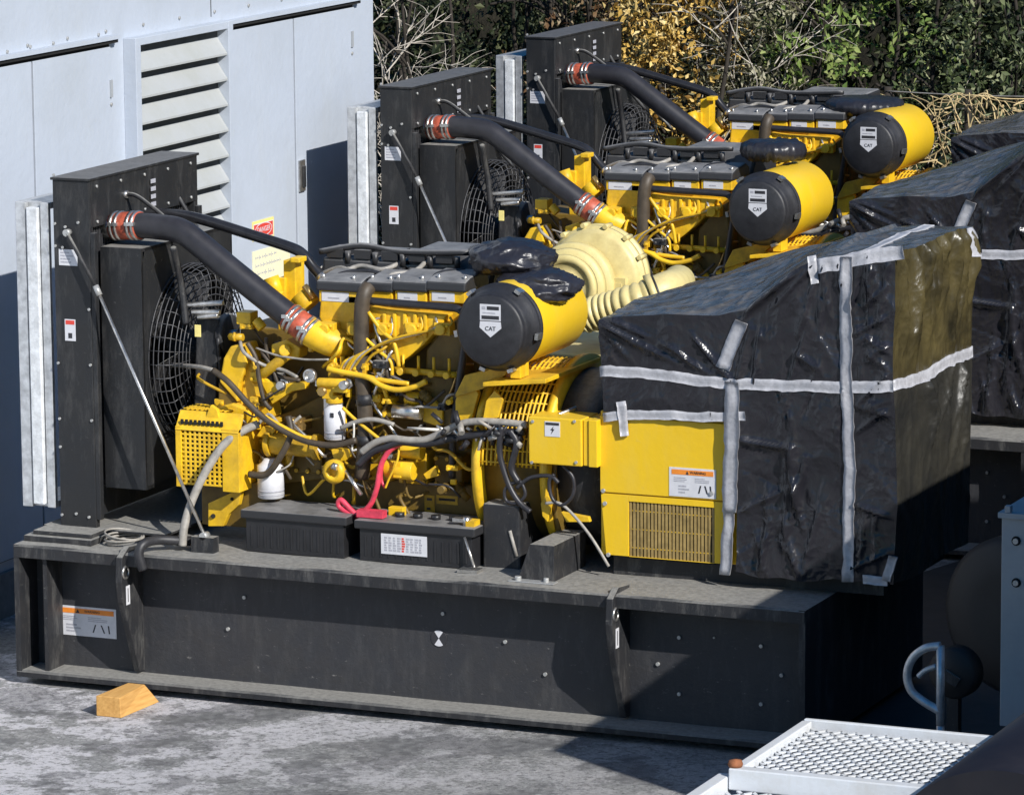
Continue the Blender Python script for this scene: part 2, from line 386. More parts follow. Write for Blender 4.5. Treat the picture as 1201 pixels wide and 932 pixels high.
# bolts and marks on the web
b = MB('bolt')
for x, y in ((797,747),(772,778),(797,813),(893,757),(917,791),(893,825),(520,719),(287,700),(268,737),(593,752),(640,790),(838,747)):
    p = q(x, y, WEB); b.cyl(p, p+Vector((0, -.012, 0)), .011 if (x, y) != (838,747) else .006, seg=8)
split_build(b, 'web_bolt', base)
b = MB('label_ink'); p = q(515, 748, WEB); b.cyl(p, p+Vector((0, -.004, 0)), .048, seg=28); b.use('label_white')
for a0 in (R(55), R(235)):
    vs = [p+Vector((0, -.0055, 0))]+[p+Vector((math.cos(a0+R(70)*k/8)*.045, -.0055, math.sin(a0+R(70)*k/8)*.045)) for k in range(9)]
    b.add(vs, [(0, k, k+1) for k in range(1, 9)])
b.build('target_sticker', base)
def warning(name, parent, x0, y0, x1, y1, Y):
    a = q(x0, y0, Y); c = q(x1, y1, Y); X0, X1, Z1, Z0 = a.x, c.x, a.z, c.z; w, h = X1-X0, Z1-Z0; r = random.Random(3)
    b = MB('label_white'); b.box(X0, X1, Y-.003, Y, Z0, Z1)
    b.use('label_orange'); b.box(X0+.015, X1-.015, Y-.0045, Y-.003, Z1-h*.24, Z1-h*.07)
    b.use('label_ink'); b.prismY([(X0+w*.36, Z1-h*.22), (X0+w*.42, Z1-h*.22), (X0+w*.39, Z1-h*.10)], Y-.006, Y-.0045)
    text(b, 'WARNING', (X0+w*.62, Y-.0045, Z1-h*.155), h*.12)
    lines(b, X0+w*.1, X0+w*.45, Z0+h*.5, Z1-h*.32, Y-.0025, 3, 'label_grey', r)
    lines(b, X0+w*.55, X0+w*.92, Z0+h*.5, Z1-h*.32, Y-.0025, 3, 'label_grey', r)
    lines(b, X0+w*.2, X0+w*.45, Z0+h*.1, Z0+h*.42, Y-.0025, 3, 'label_grey', r)
    b.use('label_ink')
    for k, dx in ((.62, .04), (.8, -.05), (.88, -.015)):
        b.hexa([(X0+w*k, Y-.0045, Z0+h*.15), (X0+w*k+.008, Y-.0045, Z0+h*.15), (X0+w*k+.008, Y-.003, Z0+h*.15), (X0+w*k, Y-.003, Z0+h*.15), (X0+w*(k+dx), Y-.0045, Z0+h*.42), (X0+w*(k+dx)+.008, Y-.0045, Z0+h*.42), (X0+w*(k+dx)+.008, Y-.003, Z0+h*.42), (X0+w*(k+dx), Y-.003, Z0+h*.42)])
    return b.build(name, parent)
warning('warning_label', base, 63, 708, 137, 749, WEB)

# ---- radiator
RY0, RY1 = .32, 1.66
rx0, rx1 = q(66, 400, RY0).x, q(108, 400, RY0).x
rzt, rzb = q(79, 211, RY0).z, q(95, 608, RY0).z
b = MB('black_plate'); b.box(rx0+.05, rx1-.05, RY0+.05, RY1-.05, rzb, rzt-.08)
rad = b.build('radiator', gs)
for ya, yb in ((RY0, RY0+.045), (RY1-.045, RY1)):
    b = MB('black_plate'); b.box(rx0, rx1, ya, yb, rzb-.06, rzt-.004)
    b.box(rx1, rx1+.03, ya+.002, yb-.002, rzb, rzt-.3); b.build('side_panel', rad, .004)
hz = q(104, 268, RY0).z
b = MB('black_plate'); b.box(rx0+.004, rx1+.004, RY0+.006, RY1-.006, hz, rzt)
b.box(rx0-.01, rx1+.012, RY0-.01, RY1+.01, rzt-.004, rzt+.012)
hd = b.build('header', rad, .004)
b = MB('bolt')
for x, y in ((62,262),(77,266),(92,261),(62,425),(61,490),(63,523),(108,363),(108,428),(109,493),(78,276),(60,288),(74,290),(61,205),(72,603),(90,602),(105,606)):
    p = q(x, y, RY0); p.x = min(max(p.x, rx0+.012), rx1-.012); b.cyl(p, p+Vector((0, -.01, 0)), .0085, seg=7)
for k in range(5):
    for z in (hz+.03, rzt-.04):
        y = RY0+.08+k*.29; p = Vector((rx1+.004, y, z)); b.cyl(p, p+Vector((.01, 0, 0)), .009, seg=7)
split_build(b, 'panel_bolt', rad)
for (x0, y0, x1, y1, kind) in ((69,292,91,312,0), (76,374,89,400,1)):
    a = q(x0, y0, RY0); c = q(x1, y1, RY0); b = MB('label_white'); b.box(a.x, c.x, RY0-.002, RY0, c.z, a.z)
    if kind: b.use('label_red'); b.box(a.x+.006, c.x-.006, RY0-.003, RY0-.002, a.z-.03, a.z-.006); b.use('label_ink'); b.cbox(((a.x+c.x)/2, RY0-.0025, c.z+.03), .025, .001, .03)
    else: lines(b, a.x+.01, c.x-.01, c.z+.01, a.z-.01, RY0-.001, 4, 'label_grey')
    b.build('sticker', rad)
b = MB('label_grey')          # faint vertical stencil on the header
for k in range(5): b.box(rx1+.0165, rx1+.0175, RY0+.72, RY0+.78, rzt-.10-k*.045, rzt-.075-k*.045)
b.build('stencil', rad)
# duct flange on the far side of the core
fx0, fx1 = q(20, 420, RY0).x, q(58, 420, RY0).x
fzt, fzb = q(40, 238, RY0).z, q(50, 596, RY0).z
b = MB('galvanised')
w = fx1-fx0
for ya, yb in ((RY0+.02, RY0+.06), (RY1-.06, RY1-.02)):
    b.box(fx0, fx0+w*.32, ya, yb, fzb, fzt); b.use('pale_wrap'); b.box(fx0+w*.36, fx0+w*.70, ya-.01, yb, fzb+.02, fzt-.03); b.use('galvanised'); b.box(fx0+w*.74, fx1, ya+.01, yb, fzb, fzt)
b.box(fx0, fx1, RY0+.061, RY1-.061, fzt-.04, fzt); b.box(fx0, fx1, RY0+.061, RY1-.061, fzb, fzb+.04)
b.build('duct_flange', rad, .006)
# fan shroud with open ring, guard, fan
sx0, sx1 = rx1+.012, q(168, 420, .42).x
szt, szb = q(110, 289, .42).z, q(112, 570, .42).z
SY0, SY1, CY = .42, 1.56, .99
CZ = qx(212, 415, sx1).z
fr = .49
b = MB('black_plate')
b.box(sx0, sx1, SY0, SY0+.02, szb, szt); b.box(sx0, sx1, SY1-.02, SY1, szb, szt)
b.use('black_steel'); b.box(sx0, sx1, SY0+.02, SY1-.02, szt-.02, szt); b.use('black_plate'); b.box(sx0, sx1, SY0+.02, SY1-.02, szb, szb+.02)
vs = []; fs = []; N = 48
for k in range(N):
    a = 2*math.pi*k/N; c_, s_ = math.cos(a), math.sin(a)
    vs.append((sx1, CY+c_*fr, CZ+s_*fr))
    t = min((SY1-.001-CY)/abs(c_) if abs(c_) > 1e-6 else 9, ((szt-.001-CZ) if s_ > 0 else (CZ-szb-.001))/abs(s_) if abs(s_) > 1e-6 else 9)
    vs.append((sx1, CY+c_*t, CZ+s_*t)); vs.append((sx1-.1, CY+c_*fr, CZ+s_*fr))
for k in range(N):
    k2 = (k+1) % N; fs += [(3*k, 3*k+1, 3*k2+1, 3*k2), (3*k, 3*k2, 3*k2+2, 3*k+2)]
b.add(vs, fs)
b.build('fan_shroud', rad)
b = MB('guard_wire')
for d, r_ in ((.0, .515), (.03, .515), (.06, .512), (.09, .505), (.12, .49), (.14, .46), (.145, .42), (.148, .38), (.15, .34), (.15, .30)): b.ring((sx1+.005+d, CY, CZ), (1, 0, 0), r_, .0035, 56, ts=5)
for k in range(40):
    a = 2*math.pi*k/40; e = Vector((0, math.cos(a), math.sin(a))); c = Vector((sx1, CY, CZ))
    b.tube([c+e*.515, c+e*.513+Vector((.07, 0, 0)), c+e*.49+Vector((.125, 0, 0)), c+e*.42+Vector((.15, 0, 0)), c+e*.22+Vector((.152, 0, 0))], .003, 4, False)
b.build('fan_guard', rad)
b = MB('black_steel')
for k in range(6):
    a = 2*math.pi*k/6+.3
    ea = Vector((0, math.cos(a), math.sin(a))); eb = Vector((0, -math.sin(a), math.cos(a))); c = Vector((sx1-.02, CY, CZ))
    P = [c+ea*.13-eb*.07+Vector((.05,0,0)), c+ea*.13+eb*.07-Vector((.05,0,0)), c+ea*.46+eb*.15-Vector((.05,0,0)), c+ea*.46-eb*.13+Vector((.05,0,0))]
    b.add(P+[p+Vector((.006, 0, 0)) for p in P], [(0,1,2,3),(7,6,5,4),(0,4,5,1),(1,5,6,2),(2,6,7,3),(3,7,4,0)])
b.use('black_plate'); b.lathe((sx1-.1, CY, CZ), (1, 0, 0), [(0, .15), (.16, .15), (.2, .1), (.34, .1)], 24)
b.build('fan', rad)
b = MB('core_fins')
for k in range(40): b.box(rx1-.055, rx1-.03, RY0+.08+k*.03, RY0+.088+k*.03, szb, hz)
b.build('core', rad)
# black arm and bracket in front of fan
b = MB('black_steel'); 
b.prismX([(.62, CZ-.55), (.95, CZ-.55), (.98, CZ+.22), (.70, CZ+.25)], sx1+.2, sx1+.34)
b.tube([q(203, 290, .5), q(212, 330, .6), q(218, 380, .6)], .022, 8); split_build(b, 'fan_drive', gs, .01)
# stay rods
b = MB('black_steel'); a = q(78, 273, .29); c = q(112, 335, .27); e = q(240, 628, .2)
b.tube([a, c], .012, 8, False); b.use('silver'); b.tube([c, e], .010, 8, False); b.use('bolt'); b.cyl(a+Vector((0,-.012,0)), a+Vector((0,.03,0)), .02, seg=10); b.cyl(c, c+(e-c).normalized()*.06, .018, seg=8)
b.use('black_steel'); f0 = q(240, 640, .2); b.box(f0.x-.07, f0.x+.07, .17, .24, TOP, TOP+.09); b.use('bolt'); b.cyl(e-Vector((.0,.03,0)), e+Vector((0,.03,0)), .022, seg=10)
b.build('stay_rod', gs)
b = MB('black_steel'); b.tube([q(196, 210, 1.45), q(228, 262, 1.4)], .013, 8, False); b.use('silver'); b.tube([q(228, 262, 1.4), q(300, 345, 1.3)], .012, 8, False); b.build('stay_rod', gs)
b = MB('black_steel'); b.tube([q(147, 228, .75), q(158, 229, .75), q(172, 238, .75), q(200, 262, .75), q(250, 320, .75)], .013, 8); b.use('silver'); b.cyl(q(143, 228, .75), q(150, 228, .75), .022, seg=10); b.build('vent_hose', gs)
# foot plate and coil of wire
b = MB('black_steel'); f = q(82, 628, .25)
b.box(f.x-.22, f.x+.22, .1, .75, TOP+.001, TOP+.035); b.box(f.x-.18, f.x+.20, .14, .75, TOP+.036, TOP+.06); b.box(f.x-.2, f.x+.6, .3, 1.7, TOP+.061, rzb-.062); b.build('foot_plate', gs, .004)
b = MB('hose_grey')
for k in range(4): b.ring(Vector((f.x+.36, .24, TOP+.02+k*.012)), (0.1*k-.15, 0, 1), .10+.012*(k % 2), .006, 24)
b.build('wire_coil', gs)

# ---- coolant pipes
P = [q(112, 268, .62), q(122, 266, .6), q(135, 265, .58)]
b = MB('silver'); b.tube(P, .075, 16); b.cyl(q(116,268,.61), q(121,267,.61), .09, seg=18); b.tube([q(96,282,.70), q(106,272,.65), q(116,268,.61)], .088, 16); b.use('silver')
elb = b.build('radiator_outlet', gs)
pipe = [q(160, 264, .56), q(185, 266, .55), q(212, 271, .55), q(236, 288, .55), q(270, 316, .55), q(310, 348, .56), q(342, 373, .57)]
b = MB('hose_black'); b.tube(pipe, .073, 20); cp = b.build('coolant_pipe', gs)
def coupling(pts, parent):
    b = MB('silicone'); b.tube(pts, .08, 18, False); b.use('silver')
    d = (pts[1]-pts[0]); dn = d.normalized()
    for t in (.12, .3, .75, .92): c = pts[0]+d*t; b.lathe(c-dn*.009, dn, [(0, .081), (0, .087), (.018, .087), (.018, .081)], 20); b.cbox(c+Vector((0, -.085, .02)), .03, .02, .02)
    return b.build('hose_coupling', parent)
coupling([q(134, 265, .58), q(165, 264.5, .56)], cp)
coupling([q(338, 370, .57), q(366, 391, .58)], cp)
b = MB('engine_yellow'); b.use('yellow_paint'); b.tube([q(362, 388, .58), q(376, 396, .59), q(392, 402, .62), q(404, 403, .68), q(410, 398, .76)], .083, 20); b.cyl(q(404,400,.70), q(408,398,.74), .11, seg=18); b.build('thermostat_elbow', cp)
b = MB('pipe_gloss'); b.tube([q(150, 250, 1.0), q(200, 251, 1.0), q(235, 257, 1.0), q(290, 274, 1.0), q(340, 290, 1.0), q(356, 299, 1.0), q(368, 314, 1.0), q(383, 330, 1.0)], .032, 12)
b.use('silver'); b.cyl(q(376,322,1.0), q(380,327,1.0), .04, seg=12); b.build('vent_pipe', gs)

def hose(name, mat, pts, r_, Y, seg=8, parent=None):
    b = MB(mat)
    P = [q(p[0], p[1], p[2] if len(p) > 2 else Y) for p in pts]; b.tube(P, r_, seg); return b.build(name, parent or gs)
# ---- engine
b = MB('engine_shaded_grimy')
A = q(285, 600, .78); B = q(560, 400, .78)
b.box(A.x, B.x, .78, 1.25, 1.0, B.z); b.use('black_steel'); b.box(A.x+.1, B.x-.05, .8, 1.22, .86, 1.0)
eng = b.build('engine_block', gs, .01)
def bankbox(name, mat, px0, py0, px1, py1, Y0, Y1, bev=.01, parent=None):
    a = q(px0, py0, Y0); c = q(px1, py1, Y0); b = MB(mat); b.box(min(a.x,c.x), max(a.x,c.x), Y0, Y1, min(a.z,c.z), max(a.z,c.z)); return b.build(name, parent or gs, bev)
bankbox('cylinder_head', 'engine_yellow', 378, 352, 545, 405, .70, 1.0, .015)
bankbox('cylinder_head', 'engine_yellow', 395, 356, 560, 405, 1.0, 1.32, .015)
# covers near bank: dark lids on yellow carriers
for (x0, x1) in ((374, 423), (432, 460), (463, 500), (503, 545)):
    c0 = q(x0, 354, .66); c1 = q(x1, 343, .66)
    b = MB('yellow_paint'); b.box(c0.x, c1.x, .66, .96, c0.z, c1.z)
    vc = b.build('rocker_carrier', gs, .006)
    if x0 != 432:
        b = MB('label_white'); b.box(c0.x+.02, c0.x+(c1.x-c0.x)*.72, .657, .6585, c0.z+.008, c1.z-.006); b.use('label_grey'); b.box(c0.x+.06, c0.x+(c1.x-c0.x)*.5, .6555, .657, c0.z+.024, c0.z+.032); b.build('label_strip', vc)
    t1 = c1.z+.075
    b = MB('cover_dusty'); b.prismX([(.64, c1.z+.001), (.98, c1.z+.001), (.97, t1-.01), (.90, t1+.02), (.72, t1), (.65, t1-.02)], c0.x-.012, c1.x+.012)
    lid = b.build('valve_cover', gs, .012)
    b = MB('silver')
    for fx in (.12, .85):
        x = c0.x+(c1.x-c0.x)*fx+.02*math.sin(x0+fx*9); b.cyl((x, .70, t1-.02), (x, .70, t1+.014), .010, seg=7)
    split_build(b, 'cover_bolt', lid)
ztop = q(450, 335, .66).z
for pts in ([(380,336,.7),(398,322,.8),(430,318,.85),(470,326,.8),(520,322,.85),(552,330,.8)], [(392,326,.9),(420,312,1.0),(448,316,.95),(470,308,1.05)], [(452,333,.72),(460,322,.8),(486,318,.9),(500,306,1.05)], [(505,335,.7),(515,322,.8),(545,318,.9)], [(376,322,1.0),(400,314,.95),(418,324,.85),(440,330,.75)]):
    hose('cover_hose', 'rubber' if len(pts) != 4 else 'hose_grey', pts, .014 if len(pts) > 3 else .02, .8)
b = MB('cover_dusty')
b.prismX([(.98, ztop-.05), (1.5, ztop-.05), (1.48, ztop+.10), (1.02, ztop+.09)], q(375, 320, .98).x, q(470, 320, .98).x)
b.prismX([(.97, ztop-.05), (1.5, ztop-.05), (1.46, ztop+.15), (1.1, ztop+.14)], q(470, 320, .98).x+.01, q(575, 320, .98).x)
im = b.build('intake_manifold', gs, .02)
b = MB('cover_dusty')
for k in range(5):
    x = q(390+k*32, 320, .98).x; b.cbox((x, 1.1, ztop+.115), .1, .18, .05); b.cyl((x+.08, 1.02, ztop+.06), (x+.08, 1.02, ztop+.13), .018, seg=8)
b.tube([(q(375,310,1.0).x, 1.0, ztop+.12), (q(420,300,1.0).x, 1.05, ztop+.16), (q(470,305,1.0).x, 1.02, ztop+.14), (q(550,305,1.0).x, 1.0, ztop+.16)], .018, 8)
b.use('hose_grey'); b.tube([q(372, 318, 1.0), q(385, 308, 1.05), q(395, 310, 1.1), q(412, 322, 1.1)], .008, 6); b.tube([q(405, 316, 1.0), q(430, 306, 1.05), q(470, 312, 1.05), q(540, 312, 1.05)], .008, 6)
split_build(b, 'manifold_fitting', im)
# cast yellow covers on the near bank
b = MB('yellow_paint')
b.prismY(fp([(432,360),(455,364),(523,370),(520,378),(497,404),(480,418),(466,428),(440,398)], .60), .60, .72)
for k, x in enumerate((450, 462, 474, 486, 498)): 
    a = q(x, 372, .585); b.box(a.x-.012, a.x+.012, .585, .60, a.z-.12, a.z+.02)
b.build('side_casting', gs, .008)
b = MB('yellow_paint'); b.prismY(fp([(376,348),(424,346),(422,405),(412,420),(385,400),(374,372)], .66), .66, .78); b.build('water_manifold', gs, .01)
b = MB('engine_shaded_grimy'); b.prismY(fp([(500,410),(522,382),(540,372),(545,470),(498,470)], .64), .64, .8); b.build('heat_exchanger', gs, .01)
bankbox('aftercooler_plate', 'engine_shaded_grimy', 495, 440, 532, 500, .62, .78)
b = MB('yellow_paint'); b.prismY(fp([(496,462),(508,468),(519,480),(519,498),(510,499),(496,494)], .60), .60, .63); b.build('cover_plate', gs, .004)
b = MB('silver'); a = q(465, 477, .58); b.cyl(q(462,482,.56), q(494,484,.56), .04, seg=14); b.use('yellow_paint'); b.cyl(q(477,466,.6), q(494,468,.6), .04, seg=12); split_build(b, 'solenoid', gs)
b = MB('hose_black'); b.tube([q(424,352,.58), q(470,356,.57), q(520,360,.57), q(540,364,.57), q(547,382,.57), q(540,440,.57), q(532,500,.57), q(530,560,.57)], .022, 10); b.build('harness', gs)
b = MB('hose_brown'); b.tube([q(432,337,.6), q(427,346,.56), q(424,370,.55), q(424,430,.55), q(428,480,.55), q(428,520,.55), q(424,560,.56)], .044, 14)
b.use('rubber'); b.cyl(q(427,462,.55), q(428,474,.55), .05, seg=14); b.cyl(q(428,510,.55), q(428,522,.55), .05, seg=14); b.build('drain_pipe', gs)
# thermostat post
b = MB('yellow_paint'); a = q(332, 305, .8); c = q(347, 347, .8); b.box(a.x, c.x, .8, .92, c.z-.1, a.z); b.box(a.x-.03, a.x+.02, .78, .86, c.z-.2, a.z-.1); b.cbox(q(350,304,.8), .06, .1, .03)
split_build(b, 'lifting_bracket', gs, .006)
b = MB('yellow_paint'); b.cyl(q(352,345,.75), q(364,360,.75), .07, seg=16); b.cyl(q(318,325,.78), q(325,345,.78), .045, seg=12); b.cyl(q(322,350,.74), q(332,352,.74), .05, seg=12); b.use('brass'); b.cyl(q(357,335,.7), q(368,350,.7), .02, seg=10); split_build(b, 'thermostat_housing', gs)
# front gear train castings
b = MB('yellow_paint'); b.prismY(fp([(257,448),(262,420),(270,406),(284,404),(290,425),(281,450),(278,472)], .56), .56, .75); b.prismY(fp([(284,420),(300,428),(312,462),(318,490),(300,496),(283,468)], .60), .60, .75)
b.prismY(fp([(254,500),(252,478),(272,473),(290,480),(300,496),(282,505)], .55), .55, .78); split_build(b, 'gear_cover', gs, .01)
b = MB('engine_shaded_grimy'); b.prismY(fp([(256,448),(278,472),(272,478),(264,490),(256,470)], .58), .58, .8); b.prismY(fp([(284,505),(345,480),(395,455),(400,560),(300,570)], .70), .70, .8); split_build(b, 'front_plate', gs, .008)
b = MB('yellow_paint'); b.prismY(fp([(305,446),(332,450),(359,448),(358,456),(342,459),(319,474)], .585), .585, .64)
b.prismY(fp([(308,500),(324,502),(318,513),(300,512)], .56), .56, .62); b.prismY(fp([(388,527),(416,526),(412,535),(404,541),(392,541)], .55), .55, .64)
b.prismY(fp([(282,575),(282,548),(292,545),(320,542),(322,552),(292,556)], .6), .6, .68)
split_build(b, 'mounting_bracket', gs, .004)
# belt guard: perforated yellow cage
gx0, gx1 = q(212, 530, .40).x, q(262, 530, .40).x; gz0, gz1 = q(235, 568, .40).z, q(235, 505, .40).z
b = MB('void'); b.box(gx0+.02, gx1-.02, .43, .72, gz0+.02, gz1-.02)
bg = b.build('belt_guard', gs)
b = MB('yellow_paint')
nx, nz = 9, 12
for i in range(nx+1): x = gx0+(gx1-gx0)*i/nx; b.box(x-.007, x+.007, .40, .406, gz0, gz1)
for j in range(nz+1): z = gz0+(gz1-gz0)*j/nz; b.box(gx0, gx1, .4005, .4055, z-.006, z+.006)
b.box(gx0-.03, gx0+.006, .395, .75, gz0-.02, gz1+.02); b.box(gx1-.006, gx1+.10, .395, .75, gz0-.03, gz1+.02)
b.hexa([(gx0-.03,.39,gz1),(gx1+.1,.39,gz1),(gx1+.1,.42,gz1+.001),(gx0-.03,.42,gz1+.001),(gx0-.03,.46,gz1+.1),(gx1+.1,.46,gz1+.1),(gx1+.1,.48,gz1+.1),(gx0-.03,.48,gz1+.1)])
for k in range(9): b.box(gx0+.0+k*.03, gx0+.012+k*.03, .48, .78, gz1+.10, gz1+.108)
for k in range(8): b.box(gx0-.03, gx1, .5+k*.035, .512+k*.035, gz1+.101, gz1+.107)
b.prismY(fp([(240,492),(247,475),(254,480),(258,495),(262,500)], .44), .44, .47)
b.use('void')
for k in range(10): b.cbox((gx0+.01+k*.028, .405, gz1+.045), .016, .012, .028)
b.build('cage', bg, .002)
b = MB('yellow_paint'); b.prismY(fp([(244,590),(279,574),(283,578),(280,592),(268,603),(262,617),(244,617)], .50), .50, .54); b.use('void'); b.cyl(q(250,605,.498), q(250,605,.49), .014, seg=10); b.cyl(q(272,585,.498), q(272,585,.49), .01, seg=10)
b.use('engine_shaded_grimy'); b.box(gx0+.05, gx1+.2, .55, .9, .9, gz0); split_build(b, 'support_bracket', gs, .004)
# filters
def filt(px0, py0, px1, py1, Y, name):
    a = q((px0+px1)/2, py1, Y); h = q((px0+px1)/2, py0, Y).z-a.z; r_ = (q(px1, py0, Y).x-q(px0, py0, Y).x)/2; a.y += r_
    b = MB('label_white'); b.lathe(a, (0,0,1), [(0, r_*.85), (h*.03, r_), (h*.93, r_), (h, r_*.7), (h*1.12, r_*.45)], 22); b.use('label_grey'); b.lathe(a+Vector((0,0,h*.2)), (0,0,1), [(0, r_*1.01), (h*.05, r_*1.01)], 22); b.lathe(a+Vector((0,0,h*.1)), (0,0,1), [(0, r_*1.01), (h*.03, r_*1.01)], 22)
    b.use('label_ink'); b.cbox(a+Vector((r_*.2, -r_*1.0, h*.78)), .02, .006, .025); 
    o = b.build(name, gs)
    return a, h, r_
a, h, r_ = filt(376, 478, 399, 517, .50, 'fuel_filter')
b = MB('yellow_paint'); b.cyl(a+Vector((0,0,h*1.1)), a+Vector((0,0,h*1.35)), .05, seg=12); b.cbox(a+Vector((-.02,0,h*1.5)), .07, .1, .1); b.cbox(a+Vector((.06,-.02,h*1.62)), .09, .08, .06); b.cyl(a+Vector((-.08,-.04,h*1.7)), a+Vector((.1,-.04,h*1.75)), .03, seg=10); b.cyl(a+Vector((.09,0,h*1.3)), a+Vector((.09,0,h*1.7)), .02, seg=8); b.cyl(a+Vector((-.09,-.02,h*1.4)), a+Vector((-.05,-.02,h*1.7)), .018, seg=8)
b.use('silver'); b.lathe(q(365,440,.52), (0,-1,0), [(0,.04),(.03,.04),(.03,.025),(.01,.025)], 16); b.cbox(a+Vector((-.02,.03,h*.75)), .12, .02, h*.9); b.build('filter_head', gs, .004)
filt(297, 545, 325, 586, .48, 'oil_filter')
# fuel lines and hoses
hose('fuel_line', 'yellow_paint', [(384,432),(400,436),(430,442),(447,452),(465,457),(485,454),(500,447)], .016, .5)
hose('fuel_line', 'yellow_paint', [(395,434),(428,441),(450,446),(480,450)], .014, .52)
hose('fuel_line', 'yellow_paint', [(432,366),(448,388),(462,402),(468,430)], .012, .55)
hose('fuel_line', 'yellow_paint', [(428,396),(445,412),(458,424),(460,440)], .010, .54)
hose('fuel_line', 'yellow_paint', [(402,478),(418,493),(448,517)], .010, .5)
hose('fuel_line', 'hose_grey', [(400,502),(420,494),(440,492),(462,498)], .014, .49)
hose('wire_lead', 'white_wire', [(415,496),(415,510),(413,527),(418,527)], .006, .48)
hose('fuel_line', 'white_wire', [(478,502),(515,504)], .009, .56)
hose('coolant_hose', 'hose_grey', [(303,497,.5),(285,505,.45),(262,522,.38),(240,555,.3),(224,590,.25),(216,618,.2),(214,640,.18)], .024, .3, 12)
hose('drain_hose', 'rubber', [(168,668,-.02),(163,650,-.03),(168,638,.0),(185,633,.1),(212,634,.2),(230,634,.3)], .028, .1, 12)
hose('grey_hose', 'hose_grey', [(200,428,.7),(232,430,.55),(250,434,.5)], .013, .5)
hose('brown_hose', 'hose_brown', [(250,434,.48),(268,448,.46),(290,472,.45),(312,492,.45),(338,508,.45),(362,518,.45),(392,522,.45),(418,516,.46)], .018, .46, 10)
hose('brown_hose', 'hose_brown', [(290,402),(300,420),(304,445),(310,470),(318,480)], .014, .55)
hose('brown_hose', 'hose_brown', [(312,396),(314,420),(325,440),(352,446)], .012, .6)
hose('brown_hose', 'hose_brown', [(338,488,.5),(341,510,.48),(326,540,.46),(312,556,.46),(292,556,.46)], .02, .5)
hose('yellow_line', 'yellow_paint', [(310,488),(325,497),(352,511),(365,514)], .014, .46)
hose('rubber_hose', 'hose_brown', [(436,398),(445,420),(456,440),(458,456)], .02, .56)
hose('main_harness', 'hose_grey', [(424,530),(440,519),(458,514),(480,516),(500,515),(520,506),(540,497),(560,494),(590,495),(618,498)], .020, .42, 10)
hose('harness_branch', 'hose_black', [(420,545),(436,530),(452,524),(470,518),(500,520),(540,512),(575,508),(615,506)], .022, .43, 10)
b = MB('rubber'); rr = random.Random(11)
for k in range(38):
    p = q(rr.uniform(515, 612), rr.uniform(494, 520), rr.uniform(.38, .44)); b.use(rr.choice(['rubber', 'hose_black', 'hose_black', 'silver', 'hose_grey'])); d = Vector((rr.uniform(-1, 1), rr.uniform(-.3, .3), rr.uniform(-.7, .7))).normalized()
    b.cyl(p, p+d*rr.uniform(.03, .09), rr.uniform(.008, .018), seg=8)
split_build(b, 'harness_connector', gs)
for pts, r_ in (([(588,500),(586,530),(592,555),(600,575),(610,590),(622,600)], .018), ([(598,505),(606,520),(600,548),(608,565)], .02), ([(612,565),(600,567),(592,575),(594,587),(606,590),(616,580),(612,566)], .010), ([(606,572),(622,560),(645,558),(655,566)], .012), ([(660,545),(672,560),(672,580),(660,592),(648,585),(644,565),(650,556)], .011), ([(640,590),(660,592),(690,625),(714,664)], .009)):
    hose('loop_cable', 'hose_black' if r_ > .0095 else 'hose_grey', pts, r_, .40)
hose('dipstick', 'hose_grey', [(598,622),(606,652)], .010, .4)
# red battery cable
b = MB('red_cable'); b.tube([q(472,519,.45), q(458,527,.44), q(447,545,.43), q(442,572,.42), q(434,592,.42), q(420,603,.42), q(412,598,.42), q(400,586,.42), q(398,594,.42), q(416,604,.42), q(440,604,.42)], .016, 10)
b.tube([q(470,521,.46), q(452,535,.46), q(447,560,.46), q(452,572,.46)], .010, 8); b.use('yellow_paint'); b.tube([q(468,523,.45), q(466,540,.44), q(456,562,.44), q(452,572,.44)], .007, 6); b.build('battery_cable', gs)
# starter, pump, lower parts
b = MB('yellow_paint'); b.cyl(q(454,549,.52), q(486,552,.52), .055, seg=16); b.cyl(q(472,528,.55), q(496,530,.55), .045, seg=14); b.cbox(q(468,550,.5), .05, .06, .09); b.prismY(fp([(496,556),(510,546),(514,558),(500,562)], .56), .56, .6); b.cbox(q(532,565,.56), .035, .02, .03); split_build(b, 'starter_motor', gs, .004)
b = MB('yellow_paint'); b.lathe(q(394,552,.5), (0,-1,0), [(0,.07),(.03,.07),(.05,.05),(.05,.03),(.02,.03)], 20); b.use('silver'); b.cyl(q(405,552,.48), q(424,580,.46), .012, seg=8); b.cyl(q(390,546,.44), q(396,548,.44), .02, seg=8); b.build('oil_filler', gs)
bankbox('oil_pan', 'engine_shaded_grimy', 430, 560, 565, 606, .70, 1.3)
b = MB('label_grey')
for x0, y0, x1, y1 in ((498,580,510,602), (512,580,537,592)):
    a = q(x0, y0, .70); c = q(x1, y1, .70); b.use('engine_yellow'); b.box(a.x, c.x, .697, .70, c.z, a.z); b.use('label_ink'); b.box(a.x+.015, c.x-.015, .6955, .697, a.z-.03, a.z-.016); b.box(a.x+.015, c.x-.025, .6955, .697, c.z+.02, c.z+.032)
split_build(b, 'data_plate', gs)
bankbox('side_rail', 'black_steel', 270, 602, 560, 622, .62, .75)
b = MB('yellow_paint'); b.cbox(q(466,599,.5), .09, .05, .05); b.build('bracket_tab', gs, .003)
